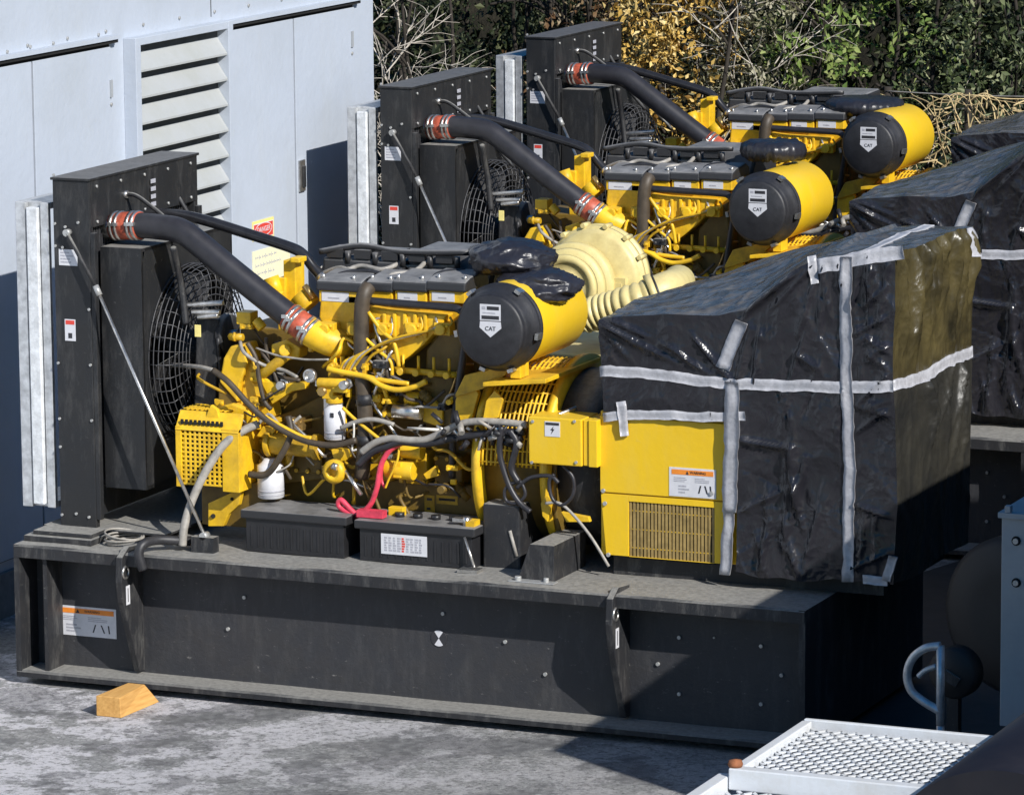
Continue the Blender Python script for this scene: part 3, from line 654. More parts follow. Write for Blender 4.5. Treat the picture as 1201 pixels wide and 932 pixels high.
# many small fittings along the near side of the block
rr = random.Random(5)
mats = ['engine_shaded_grimy', 'yellow_paint', 'engine_shaded_grimy', 'black_steel', 'engine_yellow', 'brass', 'engine_shaded_grimy', 'silver']
for k in range(98):
    if k < 52: p = q(rr.uniform(305, 556), rr.uniform(405, 590), rr.uniform(.58, .64)); mt = rr.choice(mats)
    elif k < 78: p = q(rr.uniform(380, 470), rr.uniform(425, 475), rr.uniform(.56, .62)); mt = rr.choice(['yellow_paint', 'silver', 'engine_yellow', 'black_steel', 'yellow_paint'])
    else: p = q(rr.uniform(255, 330), rr.uniform(375, 500), rr.uniform(.60, .72)); mt = rr.choice(['yellow_paint', 'engine_yellow', 'black_steel', 'hose_brown'])
    b = MB(mt); t = rr.random()
    if t < .3: w_, h_ = rr.uniform(.03, .10), rr.uniform(.02, .08); b.cbox(p, w_, .12, h_); b.cyl(p+Vector((w_*.3, -.075, h_*.2)), p+Vector((w_*.3, .0, h_*.2)), .010, seg=8); b.cyl(p+Vector((-w_*.3, -.075, -h_*.2)), p+Vector((-w_*.3, .0, -h_*.2)), .010, seg=8)
    elif t < .6: d = rr.choice([Vector((1,0,0)), Vector((0,0,1)), Vector((0,-1,0)), Vector((.7,0,-.7))]); r_ = rr.uniform(.010, .03); l = rr.uniform(.05, .13); b.cyl(p, p+d*l, r_, seg=10); b.cyl(p+d*l*.3, p+d*l*.5, r_*1.35, seg=6); b.cyl(p, p+Vector((0, .1, 0)), r_*.7, seg=8)
    else:
        d = Vector((rr.uniform(-1, 1), 0, rr.uniform(-1, 1))).normalized(); P = [p+Vector((0,.06,0)), p+Vector((0,-.02,0)), p+d*.10+Vector((0,-.03,0)), p+d*.22+Vector((rr.uniform(-.06,.06),-.02,rr.uniform(-.06,.06))), p+d*.25+Vector((0,.08,0))]; b.tube(P, rr.uniform(.006, .012), 7)
    b.build('fitting', gs, .003 if t < .3 else 0)
b = MB('silver'); 
for x, y, x2, y2 in ((215,358,262,355),(225,366,258,366),(232,372,256,370)): b.cyl(q(x,y,.62), q(x2,y2,.62), .016, seg=8)
b.use('yellow_paint'); b.cbox(q(290,372,.65), .09, .1, .07); b.cyl(q(300,375,.62), q(308,385,.62), .03, seg=10); b.use('label_yellow'); b.cbox(q(232,388,.60), .04, .004, .07); split_build(b, 'fan_bearing', gs, .004)

# block side: inspection plates, oil cooler, fuel rail, injection pipes, wiring
for k in range(6):
    x = 306+k*41; a = q(x, 512+k*4, .69); c = q(x+33, 552+k*4, .69); b = MB('engine_yellow' if k in (0, 3, 4) else 'engine_shaded_grimy'); b.box(a.x, c.x, .665, .79, c.z, a.z)
    ip = b.build('inspection_plate', gs, .012)
    b = MB('engine_yellow')
    for fx in (.1, .5, .9):
        for fz in (.1, .9): X_, Z_ = a.x+(c.x-a.x)*fx, c.z+(a.z-c.z)*fz; b.cyl((X_, .665, Z_), (X_, .648, Z_), .013, seg=6)
    split_build(b, 'plate_bolt', ip)
b = MB('engine_yellow'); b.cyl(q(318,520,.58), q(372,524,.58), .062, seg=20); b.cyl(q(314,520,.58), q(320,520,.58), .075, seg=20); b.cyl(q(369,524,.58), q(375,524,.58), .075, seg=20); b.cyl(q(340,521,.58), q(340,545,.62), .025, seg=10); b.build('oil_cooler', gs, .003)
b = MB('yellow_paint'); b.cyl(q(446,432,.60), q(540,440,.60), .018, seg=10)
for k in range(5): p = q(455+k*18, 433+k*1.5, .60); b.cyl(p, p+Vector((0,-.05,0)), .02, seg=8); b.cyl(p, p+Vector((0,0,.09)), .009, seg=6)
b.build('fuel_rail', gs)
for k in range(6):
    x = 440+k*17; hose('injection_pipe', ('yellow_paint', 'silver', 'engine_yellow')[k % 3], [(398+k*3, 436, .52), (404+k*5, 424-k*2, .50), (420+k*9, 416-k*4, .52), (x, 398-k*3, .57), (x+3, 372, .60)], .0075, .52, 7)
for k in range(5):
    x = 388+k*34; a = q(x, 384, .64); b = MB('yellow_paint'); b.cbox(a, .10, .14, .07); b.cyl(a+Vector((.0,-.07,-.0)), a+Vector((.0,-.10,0)), .032, seg=12); b.cyl(a+Vector((.035,-.07,.02)), a+Vector((.035,-.085,.02)), .011, seg=6); b.cyl(a+Vector((-.035,-.07,-.02)), a+Vector((-.035,-.085,-.02)), .011, seg=6); b.build('port_cover', gs, .008)
b = MB('engine_yellow'); a = q(384, 428, .56); b.box(a.x, a.x+.20, .56, .70, a.z-.10, a.z)
b.use('yellow_paint')
for k in range(4): b.cyl((a.x+.025+k*.05, .60, a.z), (a.x+.025+k*.05, .60, a.z+.05), .016, seg=8)
b.build('injection_pump', gs, .008)
rw = random.Random(77)
for k in range(16):
    x, y = rw.uniform(262, 520), rw.uniform(400, 560); P = [(x, y, .60)]; 
    for j in range(4): x += rw.uniform(4, 26); y += rw.uniform(-20, 22); P.append((x, min(y, 585), rw.uniform(.50, .58)))
    hose('engine_wire', rw.choice(['hose_black', 'hose_brown', 'hose_brown', 'yellow_paint', 'hose_grey', 'engine_yellow']), P, rw.uniform(.005, .011), .55, 6)
b = MB('black_steel'); c = q(262, 392, .80); b.lathe(c, (1,0,0), [(0,.03),(0,.115),(.012,.125),(.024,.115),(.036,.125),(.05,.115),(.05,.03)], 28); b.use('silver'); b.cyl(c, c+Vector((.09,0,0)), .03, seg=12); b.build('belt_pulley', gs)
b = MB('rubber'); b.tube([c+Vector((.025,-.12,.0)), c+Vector((.025,-.10,-.3)), c+Vector((.025,-.16,-.62))], .014, 6); b.build('drive_belt', gs)
b = MB('yellow_paint'); b.prismY(fp([(318,404),(336,398),(352,408),(350,420),(330,424),(318,416)], .60), .60, .72); b.cyl(q(334,411,.60), q(334,411,.56), .035, seg=14); b.build('water_pump', gs, .008)
b = MB('engine_yellow'); b.tube([q(336,416,.60), q(322,428,.58), q(306,440,.60), q(296,452,.66)], .032, 12); b.build('bypass_pipe', gs)

# ---- flywheel housing with curved slotted guard
fwc = Vector((0, 1.0, 1.37)); FR = .56
xa, xb = q(560, 470, .45).x, q(640, 470, .45).x
b = MB('engine_shaded_grimy'); b.lathe((xa, fwc.y, fwc.z), (1,0,0), [(0, .50), (xb-xa, .50)], 48)
fh = b.build('flywheel_housing', gs)
b = MB('yellow_paint')
for x0 in (xa-.03, xb-.03):
    b.lathe((x0, fwc.y, fwc.z), (1,0,0), [(0, .47), (0, FR+.015), (.045, FR+.015), (.045, .47)], 56)
split_build(b, 'housing_ring', fh)
b = MB('yellow_paint')
for k in range(13):
    x = xa+.03+(xb-xa-.09)*k/12
    b.tube([(x, fwc.y-math.cos(a)*FR, fwc.z+math.sin(a)*FR) for a in [R(2+i*6) for i in range(15)]], .007, 5, False)
for i in range(12):
    a = R(4+i*7.2); b.tube([(xa, fwc.y-math.cos(a)*FR, fwc.z+math.sin(a)*FR), (xb, fwc.y-math.cos(a)*FR, fwc.z+math.sin(a)*FR)], .005, 5, False)
b.build('slotted_guard', fh)
b = MB('yellow_paint'); b.prismY(fp([(534,470),(538,456),(556,452),(561,462),(552,495),(534,495)], .52), .52, .56); b.prismY(fp([(566,492),(570,470),(580,458),(590,468),(584,490)], .43), .43, .45); split_build(b, 'inspection_cover', fh, .004)
bankbox('engine_mount', 'black_steel', 566, 590, 610, 672, .40, 1.5)
b = MB('black_steel'); b.lathe((xb+.02, fwc.y, fwc.z), (1,0,0), [(0, .50), (q(702,480,.45).x-xb-.03, .50)], 48); b.use('engine_shaded_grimy'); b.lathe((xb+.015, fwc.y, fwc.z-.1), (1,0,0), [(0, .52), (.03, .52)], 48); b.build('generator_fan_housing', gs)
b = MB('yellow_paint'); b.prismY(fp([(634,590),(642,580),(648,588),(642,612),(636,605)], .44), .44, .46); b.prismY(fp([(658,600),(690,606),(692,612),(664,612)], .44), .44, .47); b.use('silver'); b.cyl(q(655,486,.5), q(676,478,.6), .012, seg=8); split_build(b, 'terminal_bracket', gs, .003)
# air filter bracket
b = MB('yellow_paint'); 
z0 = q(560,432,.36).z
b.hexa([(q(566,455,.36).x,.36,z0-.10),(q(640,445,.36).x,.36,z0-.06),(q(640,445,.36).x,1.15,z0-.06),(q(566,455,.36).x,1.15,z0-.10),(q(566,455,.36).x,.36,z0-.075),(q(640,445,.36).x,.36,z0-.035),(q(640,445,.36).x,1.15,z0-.035),(q(566,455,.36).x,1.15,z0-.075)])
b.use('engine_yellow'); b.prismY(fp([(534,462),(545,440),(580,432),(606,428),(590,442),(566,456),(534,466)], .5), .5, .55)
b.use('yellow_paint'); b.box(q(600,430,.42).x, q(612,430,.42).x, .40, .52, z0-.05, z0+.06); split_build(b, 'filter_bracket', gs, .004)
# air filter
ac = q(574, 388, .26)
AX = Vector((0, 1, 0))
b = MB('yellow_panel'); b.lathe(ac, AX, [(.15, .232), (.17, .236), (.84, .236), (.87, .22), (.875, 0)], 56)
af = b.build('air_filter', gs)
b = MB('rubber'); b.lathe(ac, AX, [(.0, 0), (.0, .185), (.006, .192), (.012, .20), (.02, .196), (.035, .205), (.05, .214), (.11, .226), (.125, .243), (.145, .243), (.15, .236), (.165, .236), (.17, .243), (.185, .243), (.186, .235)], 56)
ec = b.build('end_cap', gs)
b = MB('silver')
for a in (R(58), R(-8), R(-70), R(190), R(250), R(130)):
    e = Vector((math.cos(a), 0, math.sin(a))); c = ac+Vector((0, .12, 0))+e*.245; b.cbox(c, .035, .07, .02, Matrix.Rotation(-a+R(90), 3, 'Y')); b.cyl(c-Vector((0,.03,0)), c+Vector((0,.04,0)), .009, seg=8)
split_build(b, 'clamp', ec)
lc = q(575, 375, .258); yl = ac.y-.0015
b = MB('label_white'); b.box(lc.x-.062, lc.x+.062, yl, yl+.0012, lc.z-.005, lc.z+.085)
b.prismY([(lc.x-.062, lc.z-.01), (lc.x+.062, lc.z-.01), (lc.x+.065, lc.z-.045), (lc.x, lc.z-.098), (lc.x-.065, lc.z-.045)], yl, yl+.0012)
b.use('label_ink'); b.box(lc.x-.02, lc.x+.052, yl-.001, yl, lc.z+.054, lc.z+.074); b.box(lc.x-.052, lc.x+.052, yl-.001, yl, lc.z+.002, lc.z+.022)
b.use('label_grey'); b.box(lc.x-.05, lc.x-.028, yl-.001, yl, lc.z+.056, lc.z+.072); b.box(lc.x-.045, lc.x+.03, yl-.001, yl, lc.z+.034, lc.z+.040)
text(b, 'CAT', (lc.x, yl-.0004, lc.z-.05), .033); b.build('cap_label', ec)

# ---- generator end
gx0_, gx1_ = q(703, 560, .42).x, q(1042, 560, .42).x
gzb = q(850, 662, .42).z
b = MB('black_steel'); b.box(gx0_+.05, gx1_-.05, .5, 1.55, TOP, gzb+.02); b.build('generator_feet', gs)
b = MB('yellow_panel'); b.box(gx0_, gx1_, .44, 1.58, gzb, 1.74)
gh = b.build('generator_housing', gs, .006)
zs = q(770, 583, .42).z; zt = q(770, 497, .42).z
b = MB('yellow_panel'); b.box(gx0_+.004, q(862,560,.42).x, .42, .437, zs+.008, 1.715)
up = b.build('upper_panel', gs, .003)
warning('warning_label', up, 785, 547, 840, 585, .42)
X0, X1 = gx0_+.008, q(858, 640, .42).x
ga, gb = q(737, 600, .42).x, q(838, 600, .42).x; za, zb_ = q(780, 656, .42).z, q(780, 591, .42).z
b = MB('yellow_panel'); b.prismY([(X0, zs), (X0+.03, gzb+.004), (ga, gzb+.004), (ga, zs)], .42, .437); b.box(gb, X1, .42, .437, gzb+.004, zs); b.box(ga+.001, gb-.001, .421, .437, gzb+.004, za); b.box(ga+.001, gb-.001, .421, .437, zb_, zs)
lp = b.build('lower_panel', gs, .002)
b = MB('void'); b.box(ga-.01, gb+.01, .4372, .4385, za-.01, zb_+.01)
simple('slat_tan', (.30, .21, .075), .5, 0, .3, 20)
b.use('slat_tan')
for k in range(24): x = ga+(gb-ga)*(k+.5)/24; b.box(x-.0065, x+.0065, .428, .437, za, zb_)
b.use('engine_yellow'); 
for k in range(3): z = za+(zb_-za)*(k+.5)/3; b.box(ga, gb, .4285, .436, z-.003, z+.003)
b.build('grille', lp)
b = MB('bolt')
for x, y in ((708,575),(710,590),(714,650),(835,578)): p = q(x, y, .42); b.cyl(p, p+Vector((0,-.012,0)), .012, seg=8)
split_build(b, 'panel_bolt', gh)
# junction box
jx0, jx1, jx2 = q(620, 515, .36).x, q(682, 515, .36).x, q(698, 515, .36).x
jz0, jz1 = q(650, 545, .36).z, q(650, 490, .36).z
b = MB('yellow_panel'); b.box(jx0, jx1, .36, .60, jz0, jz1); jb = b.build('junction_box', gs, .006)
b = MB('yellow_panel'); b.box(jx1+.004, jx1+.035, .375, .60, jz0+.004, jz1-.004); b.box(jx1+.039, jx2+.01, .365, .60, jz0, jz1); b.build('box_flange', jb, .004)
a = q(648, 503, .36); b = MB('label_white'); b.box(a.x-.045, a.x+.045, .357, .36, a.z-.042, a.z+.042); b.use('label_ink'); b.box(a.x-.04, a.x+.04, .3555, .357, a.z+.022, a.z+.036); b.prismY([(a.x+.008,a.z+.016),(a.x-.012,a.z-.006),(a.x,a.z-.006),(a.x-.008,a.z-.03),(a.x+.013,a.z-.0),(a.x+.002,a.z)], .3555, .357); b.build('hazard_label', jb)
b = MB('bolt')
for x, y in ((625,494),(674,494),(624,542),(676,542)): p = q(x, y, .36); b.cyl(p, p+Vector((0,-.008,0)), .009, seg=8)
split_build(b, 'box_screw', jb)
# black mounting box on the skid
a = q(607, 674, .16); c = q(649, 679, .16); zt_ = q(650, 640, .16).z
b = MB('black_steel'); b.prismY([(a.x, TOP+.001), (c.x, TOP+.001), (c.x+.005, zt_), (a.x+.075, zt_)], .16, .62); b.use('bolt'); b.cyl((a.x+.02,.12,TOP), (a.x+.02,.12,TOP+.03), .02, seg=8); b.cyl((c.x-.03,.13,TOP), (c.x-.03,.13,TOP+.03), .016, seg=8); b.box(a.x-.03, c.x+.03, .09, .16, TOP+.001, TOP+.008); b.build('mount_box', gs, .006)

# ---- batteries (lifted out, so things of their own)
def battery(px0, px1, lidpx, label, caps, withlabel):
    a = q(px0, 650, .30); c = q(px1, 660, .30); z1 = q(px0+40, lidpx, .30).z
    o = thing('battery', label, 'battery', Vector(((a.x+c.x)/2, .46, TOP+.002)), 'batteries on the generator skids')
    b = MB('battery_case'); b.box(a.x+.015, c.x-.015, .305, .62, TOP+.002, z1-.05)
    for k in range(14): x = a.x+.05+(c.x-a.x-.1)*k/13; b.box(x-.006, x+.006, .3005, .305, TOP+.03, z1-.09)
    case = b.build('case', o, .004)
    b = MB('battery_case'); b.use('cover_dusty'); b.box(a.x-.012, c.x+.012, .285, .64, z1-.05, z1)
    lid = b.build('lid', o, .008)
    if caps:
        b = MB('battery_case')
        for k in range(6): x = a.x+.08+(c.x-a.x-.16)*k/5; b.cyl((x, .46, z1), (x, .46, z1+.025), .028, seg=12)
        split_build(b, 'filler_cap', o)
        b = MB('silver'); b.cyl((c.x-.07, .36, z1), (c.x-.07, .36, z1+.05), .022, seg=10); b.cbox((c.x-.10, .37, z1+.03), .1, .05, .02); b.use('yellow_paint'); b.cbox((c.x-.04, .38, z1+.015), .05, .09, .03); b.use('red_cable'); b.cbox((a.x+.06, .37, z1+.025), .16, .06, .04); split_build(b, 'terminal', o)
        b = MB('silver'); b.tube([(c.x-.05, .285, z1-.05), (c.x+.03, .24, TOP+.03)], .008, 6, False); b.box(c.x-.06, c.x+.06, .2, .29, TOP+.002, TOP+.02); b.build('hold_down', o)
    if withlabel:
        l0 = q(447, 625, .30); l1 = q(501, 653, .30); b = MB('label_white'); b.box(l0.x, l1.x, .2975, .3, l1.z, l0.z); r = random.Random(9)
        for i in range(9):
            x0 = l0.x+.02+(l1.x-l0.x-.04)*i/9; b.use('label_red' if i == 4 else 'label_grey')
            for j in range(6): z = l1.z+.015+(l0.z-l1.z-.03)*(j+.5)/6; b.box(x0, x0+r.uniform(.012, .024), .2965, .2975, z-.005, z+.005)
        b.build('case_label', o)
    return o
bt1 = battery(286, 406, 600, 'black battery with a flat dusty lid at the left, on the nearest generator skid', False, False)
bt2 = battery(419, 556, 612, 'black battery with a white label and a red cable, on the nearest generator skid', True, True)

# ================================================================== PLASTIC COVERS OVER THE GENERATOR ENDS
def fbm(p): return noise.noise(p)+.5*noise.noise(p*2.1)+.25*noise.noise(p*4.3)
FOLDS = {'f': [], 'r': [], 't': []}
def fold_at(kind, a, c):
    k = 0
    for (x0, z0, x1, z1, amp, w) in FOLDS[kind]:
        dx, dz = x1-x0, z1-z0; L2 = dx*dx+dz*dz; t = ((a-x0)*dx+(c-z0)*dz)/L2
        if t < -.05 or t > 1.05: continue
        t = min(max(t, 0), 1); ex, ez = a-x0-dx*t, c-z0-dz*t; d = math.hypot(ex, ez)
        if d > 5*w: continue
        sgn = 1 if ex*dz-ez*dx > 0 else .55
        k += amp*math.exp(-d/(w*sgn))*min(1, t*6+.25)*min(1, (1-t)*3)
    return k
def disp(P):
    x, y, z = P
    a = noise.noise(Vector((x*3, y*3, z*1.2)))
    f1 = abs(noise.noise(Vector((x*4.2+z*1.1, y*4.2, z*1.3-x*.8))))
    k = .018*a+.012*math.exp(-f1*10)
    D = Vector((k, -k*1.2, k*.7))+Vector((.035*noise.noise(Vector((x*1.3, y*1.5, z*1.2))), -.04*noise.noise(Vector((x*1.2+9, y, z*1.4))), .034*noise.noise(Vector((x*1.9, y*1.8, 4)))))
    wf = max(0, 1-abs(y-WY0)/.06); wr = max(0, 1-abs(x-XR)/.06)
    if wf: D.y -= 1.5*wf*fold_at('f', x, z)
    if wr: D.x += 1.35*wr*fold_at('r', y, z)
    if z > ztall+.7 and y > WY0+.02 and x < XR-.02: D.z += fold_at('t', x, y)
    return D
WY0, WY1 = .385, 1.72
wx = lambda px, py: q(px, py, WY0).x
wz = lambda px, py: q(px, py, WY0).z
PX = [700, 712, 780, 840, 872, 900, 930, 955, 985, 1060]
PT = [374, 372, 370, 368, 362, 340, 316, 304, 302, 299]
def pw(xs, ys, x):
    if x <= xs[0]: return ys[0]
    for i in range(len(xs)-1):
        if x <= xs[i+1]: t = (x-xs[i])/(xs[i+1]-xs[i]); return ys[i]+(ys[i+1]-ys[i])*t
    return ys[-1]
CX = [wx(p, t) for p, t in zip(PX, PT)]; CT = [wz(p, t) for p, t in zip(PX, PT)]
XL, XS, XR = wx(702, 480), wx(862, 560), wx(1050, 500)
CX[-1] = XR; 
zlow, ztall = wz(780, 488), wz(950, 680)
def prof(x): return pw(CX, CT, x)
def backprof(x):       # the rear of the low part is pulled up towards the tall part
    t = (x-XL)/(CX[7]-XL); t = min(max(t, 0), 1)
    return CT[0]+.02+(CT[7]-CT[0])*(t**1.0)*1.0 if x < CX[7] else prof(x)
rf_ = random.Random(31)
F_ = lambda x0, y0, x1, y1, amp, w: FOLDS['f'].append((wx(x0, y0), wz(x0, y0), wx(x1, y1), wz(x1, y1), amp, w))
for a_ in ((700,374,762,418),(702,378,804,434),(700,380,745,434),(712,374,772,402),(700,390,722,434),(772,402,838,440),(862,450,800,380),(862,450,880,380),(868,376,905,330),(872,366,930,318),(880,360,950,306),(955,308,900,366),(955,330,930,410),(930,410,965,436)): F_(*a_, rf_.uniform(.014, .024), rf_.uniform(.010, .018))
for k in range(26):
    x = rf_.uniform(866, 1044); up = rf_.random() < .5; l = rf_.uniform(30, 95); F_(x, 452, x+rf_.uniform(-32, 32), 452-l if up else 452+l, rf_.uniform(-.012, .020), rf_.uniform(.008, .016))
for k in range(12): x = rf_.uniform(962, 1052); F_(x, 306, x+rf_.uniform(-25, 25), 306+rf_.uniform(40, 130), rf_.uniform(.010, .022), rf_.uniform(.008, .016))
for k in range(14): x = rf_.uniform(868, 1044); F_(x, 680, x+rf_.uniform(-40, 40), 680-rf_.uniform(40, 150), rf_.uniform(-.014, .020), rf_.uniform(.009, .018))
for k in range(12): y = rf_.uniform(320, 660); F_(1046, y, 1046-rf_.uniform(25, 70), y+rf_.uniform(-30, 45), rf_.uniform(.010, .020), rf_.uniform(.008, .014))
for k in range(10): y = rf_.uniform(470, 660); F_(864, y, 864+rf_.uniform(30, 80), y+rf_.uniform(-40, 40), rf_.uniform(-.012, .018), rf_.uniform(.009, .016))
for k in range(5): y = rf_.uniform(480, 560); F_(930+rf_.uniform(-12, 12), y, 930+rf_.uniform(-14, 14), y+rf_.uniform(60, 130), .022, .014)
zt_tape = wz(1045, 456)
for k in range(17): y = WY0+.05+(WY1-WY0-.1)*rf_.random(); FOLDS['r'].append((y, CT[-1], y+rf_.uniform(-.10, .10), CT[-1]-rf_.uniform(.3, .75), rf_.uniform(.018, .040), rf_.uniform(.018, .032)))
for k in range(14): y = WY0+.05+(WY1-WY0-.1)*rf_.random(); FOLDS['r'].append((y, zt_tape, y+rf_.uniform(-.25, .25), zt_tape-rf_.uniform(.3, .8), rf_.uniform(.010, .026), rf_.uniform(.014, .024)))
for k in range(22): x = rf_.uniform(XL, XR-.1); y = rf_.uniform(WY0+.05, WY1-.3); FOLDS['t'].append((x, y, x+rf_.uniform(-.5, .5), y+rf_.uniform(-.3, .3), rf_.uniform(-.012, .020), rf_.uniform(.012, .024)))
def topz(x, y): t = (y-WY0)/(WY1-WY0); s = min(1, t*1.6); return prof(x)*(1-s)+backprof(x)*s
def crop(x, z): return x, z
def build_cover():
    o = thing('plastic_cover', 'black plastic cover taped over the nearest generator end, fully in view', 'plastic cover', Vector(((XL+XR)/2, 1.05, ztall)), 'taped plastic covers over the generators')
    b = MB('plastic_sheet')
    st = .013; nx = int((XR-XL)/st); ny = int((WY1-WY0)/.022)
    def grid(fn, nu, nv):
        vs = []; fs = []
        for i in range(nu+1):
            for j in range(nv+1): p = Vector(fn(i/nu, j/nv)); vs.append(p+disp(p))
        for i in range(nu):
            for j in range(nv): a = i*(nv+1)+j; fs.append((a, a+nv+1, a+nv+2, a+1))
        b.add(vs, fs, True)
    def zb(x): return zlow if x < XS else ztall+.035*noise.noise(Vector((x*5, 3, 1)))
    # front, low part and tall part
    n1 = int((XS-XL)/st); n2 = int((XR-XS)/st)
    grid(lambda u, v: (XL+(XS-XL)*u, WY0, zlow+(prof(XL+(XS-XL)*u)-zlow)*v), n1, 56)
    grid(lambda u, v: (XS+(XR-XS)*u, WY0, zb(XS+(XR-XS)*u+1e-6)+(prof(XS+(XR-XS)*u)-zb(XS+(XR-XS)*u+1e-6))*v), n2, 132)
    # top, rear, left end
    grid(lambda u, v: (XL+(XR-XL)*u, WY0+(WY1-WY0)*v, topz(XL+(XR-XL)*u, WY0+(WY1-WY0)*v)), nx, ny)
    grid(lambda u, v: (XR-(XR-XL)*u, WY1, ztall+.3+(backprof(XR-(XR-XL)*u)-ztall-.3)*v), 30, 20)
    grid(lambda u, v: (XL, WY1-(WY1-WY0)*u, zlow+(topz(XL, WY1-(WY1-WY0)*u)-zlow)*v), 30, 20)
    b.build('front_sheet', o)
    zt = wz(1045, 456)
    for nm, mt, z0, z1 in (('side_sheet', 'sunlit_olive_sheet', zt, CT[-1]), ('side_sheet', 'dusty_sheet', ztall, zt)):
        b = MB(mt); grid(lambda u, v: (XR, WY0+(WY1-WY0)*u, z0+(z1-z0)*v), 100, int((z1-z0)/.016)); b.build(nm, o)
    # tape: strips that follow the sheet, 4 mm proud
    def strip(fn, nrm, ln, wd, name='tape_strip', th=.004):
        b = MB('tape'); nl, nw = max(2, int(ln/.03)), 3; vs = []; fs = []
        for lay in (th, -.004):
            for i in range(nl+1):
                for j in range(nw+1):
                    p = Vector(fn(i/nl, (j/nw-.5)*wd*(1+.18*noise.noise(Vector((i*.7, wd*90+j*3, ln*5)))) + .006*noise.noise(Vector((i*.25, ln*9, wd*50))))); vs.append(p+disp(p)+Vector(nrm)*lay)
        S = (nl+1)*(nw+1)
        for i in range(nl):
            for j in range(nw): a = i*(nw+1)+j; fs.append((a, a+nw+1, a+nw+2, a+1))
        for i in range(nl):
            for j in (0, nw): a = i*(nw+1)+j; fs.append((a, a+nw+1, a+nw+1+S, a+S))
        for i in (0, nl):
            for j in range(nw): a = i*(nw+1)+j; fs.append((a, a+1, a+1+S, a+S))
        b.add(vs, fs, True); return b.build(name, o)
    F = (0, -1, 0)
    def fstrip(p0, p1, wd, **k):       # straight strip on the front between two points (x,z)
        (x0, z0), (x1, z1) = p0, p1; L = math.hypot(x1-x0, z1-z0); nx_, nz_ = -(z1-z0)/L, (x1-x0)/L
        return strip(lambda t, w: (x0+(x1-x0)*t+nx_*w, WY0, z0+(z1-z0)*t+nz_*w), F, L, wd, **k)
    W = lambda x, y: (wx(x, y), wz(x, y))
    fstrip(W(700, 435), W(862, 449), .06); fstrip(W(862, 449), (XR, wz(1045, 456)), .062, th=.007)
    xt = wx(994, 480)
    fstrip((xt, ztall-.0), (xt, prof(xt)), .068, th=.010)
    strip(lambda t, w: (xt+w, WY0+(WY1-WY0)*t, topz(xt+w, WY0+(WY1-WY0)*t)), (0, 0, 1), WY1-WY0, .068)
    strip(lambda t, w: (XR, WY0+(WY1-WY0)*t, zt+.01+w), (1, 0, 0), WY1-WY0, .06, th=.007)
    fstrip(W(958, 312), W(1060, 298), .075); fstrip(W(950, 300), W(957, 332), .05, th=.008)
    fstrip(W(702, 489), W(872, 487), .05); fstrip(W(722, 472), W(727, 512), .05, th=.009)
    fstrip(W(848, 430), W(868, 376), .075, th=.009); fstrip(W(853, 600), W(858, 446), .08, th=.009); fstrip(W(850, 672), W(853, 600), .06, th=.007)
    fstrip(W(1012, 682), W(1042, 684), .05, th=.008); fstrip(W(1041, 684), W(1047, 655), .05, th=.012)
    strip(lambda t, w: (XL+(CX[3]-XL)*0+.03+w*.5+t*.0, WY0+.01, prof(XL)-.02-t*.12), F, .12, .1)
    strip(lambda t, w: (XR, WY1-.12+w, CT[-1]-.16*t), (1, 0, 0), .16, .1)
    return o
cov = build_cover()

# ---- crumpled bags on the exhaust of the nearest set
def bag(name, label, cat, c, rx, ry, rz, amp, mat='plastic_bag', seed=0, group=None):
    bm = bmesh.new(); bmesh.ops.create_icosphere(bm, subdivisions=5, radius=1)
    for v in bm.verts:
        n_ = v.co.normalized(); s = Vector((seed*3.1, seed, 0))
        r_ = 1+amp*noise.noise(n_*1.6+s)+amp*.55*(math.exp(-6*abs(noise.noise(n_*2.2+s)))-.4)+amp*.16*(math.exp(-6*abs(noise.noise(n_*5+s)))-.4)
        v.co = Vector((n_.x*rx*r_, n_.y*ry*r_, max(n_.z, -.7)*rz*r_))
    for f in bm.faces: f.smooth = True
    me = bpy.data.meshes.new(name); bm.to_mesh(me); bm.free(); me.materials.append(M[mat]); o = bpy.data.objects.new(name, me); col.objects.link(o); o.location = c
    return tag(o, label, cat, group)
bag('plastic_bag', 'crumpled black plastic bag, the flatter upper one tied over the nearest exhaust outlet', 'plastic bag', q(600, 303, .95), .255, .24, .11, .15, seed=1)
bag('plastic_bag', 'crumpled glossy black plastic bag draped on top of the nearest air filter', 'plastic bag', q(633, 337, .78), .235, .25, .115, .20, seed=2)
def cap_cover(label, c, r_, h, seed, pleats):
    b = MB('plastic_bag'); seg = 72; vs = []; fs = []
    prof_ = [(0, h), (r_*.5, h*1.0), (r_*.85, h*.93), (r_*1.0, h*.75), (r_*1.03, h*.45), (r_*.95, h*.15), (r_*.8, 0)]
    for i, (rr_, z) in enumerate(prof_):
        for k in range(seg):
            t = 2*math.pi*k/seg; w = pleats*(math.sin(t*26+seed)*.6+noise.noise(Vector((math.cos(t)*4, math.sin(t)*4, seed))))*(i/6)
            vs.append((c.x+math.cos(t)*(rr_+w), c.y+math.sin(t)*(rr_+w), c.z+z+.25*pleats*noise.noise(Vector((math.cos(t)*2*i, math.sin(t)*2*i, seed+9)))*3))
    for i in range(6):
        for k in range(seg): k2 = (k+1) % seg; fs.append((i*seg+k, (i+1)*seg+k, (i+1)*seg+k2, i*seg+k2))
    b.add(vs, fs, True); o = b.build('rain_cap_cover', None, 0, Vector(c)); return tag(o, label, 'cover', 'caps tied over the exhaust outlets')

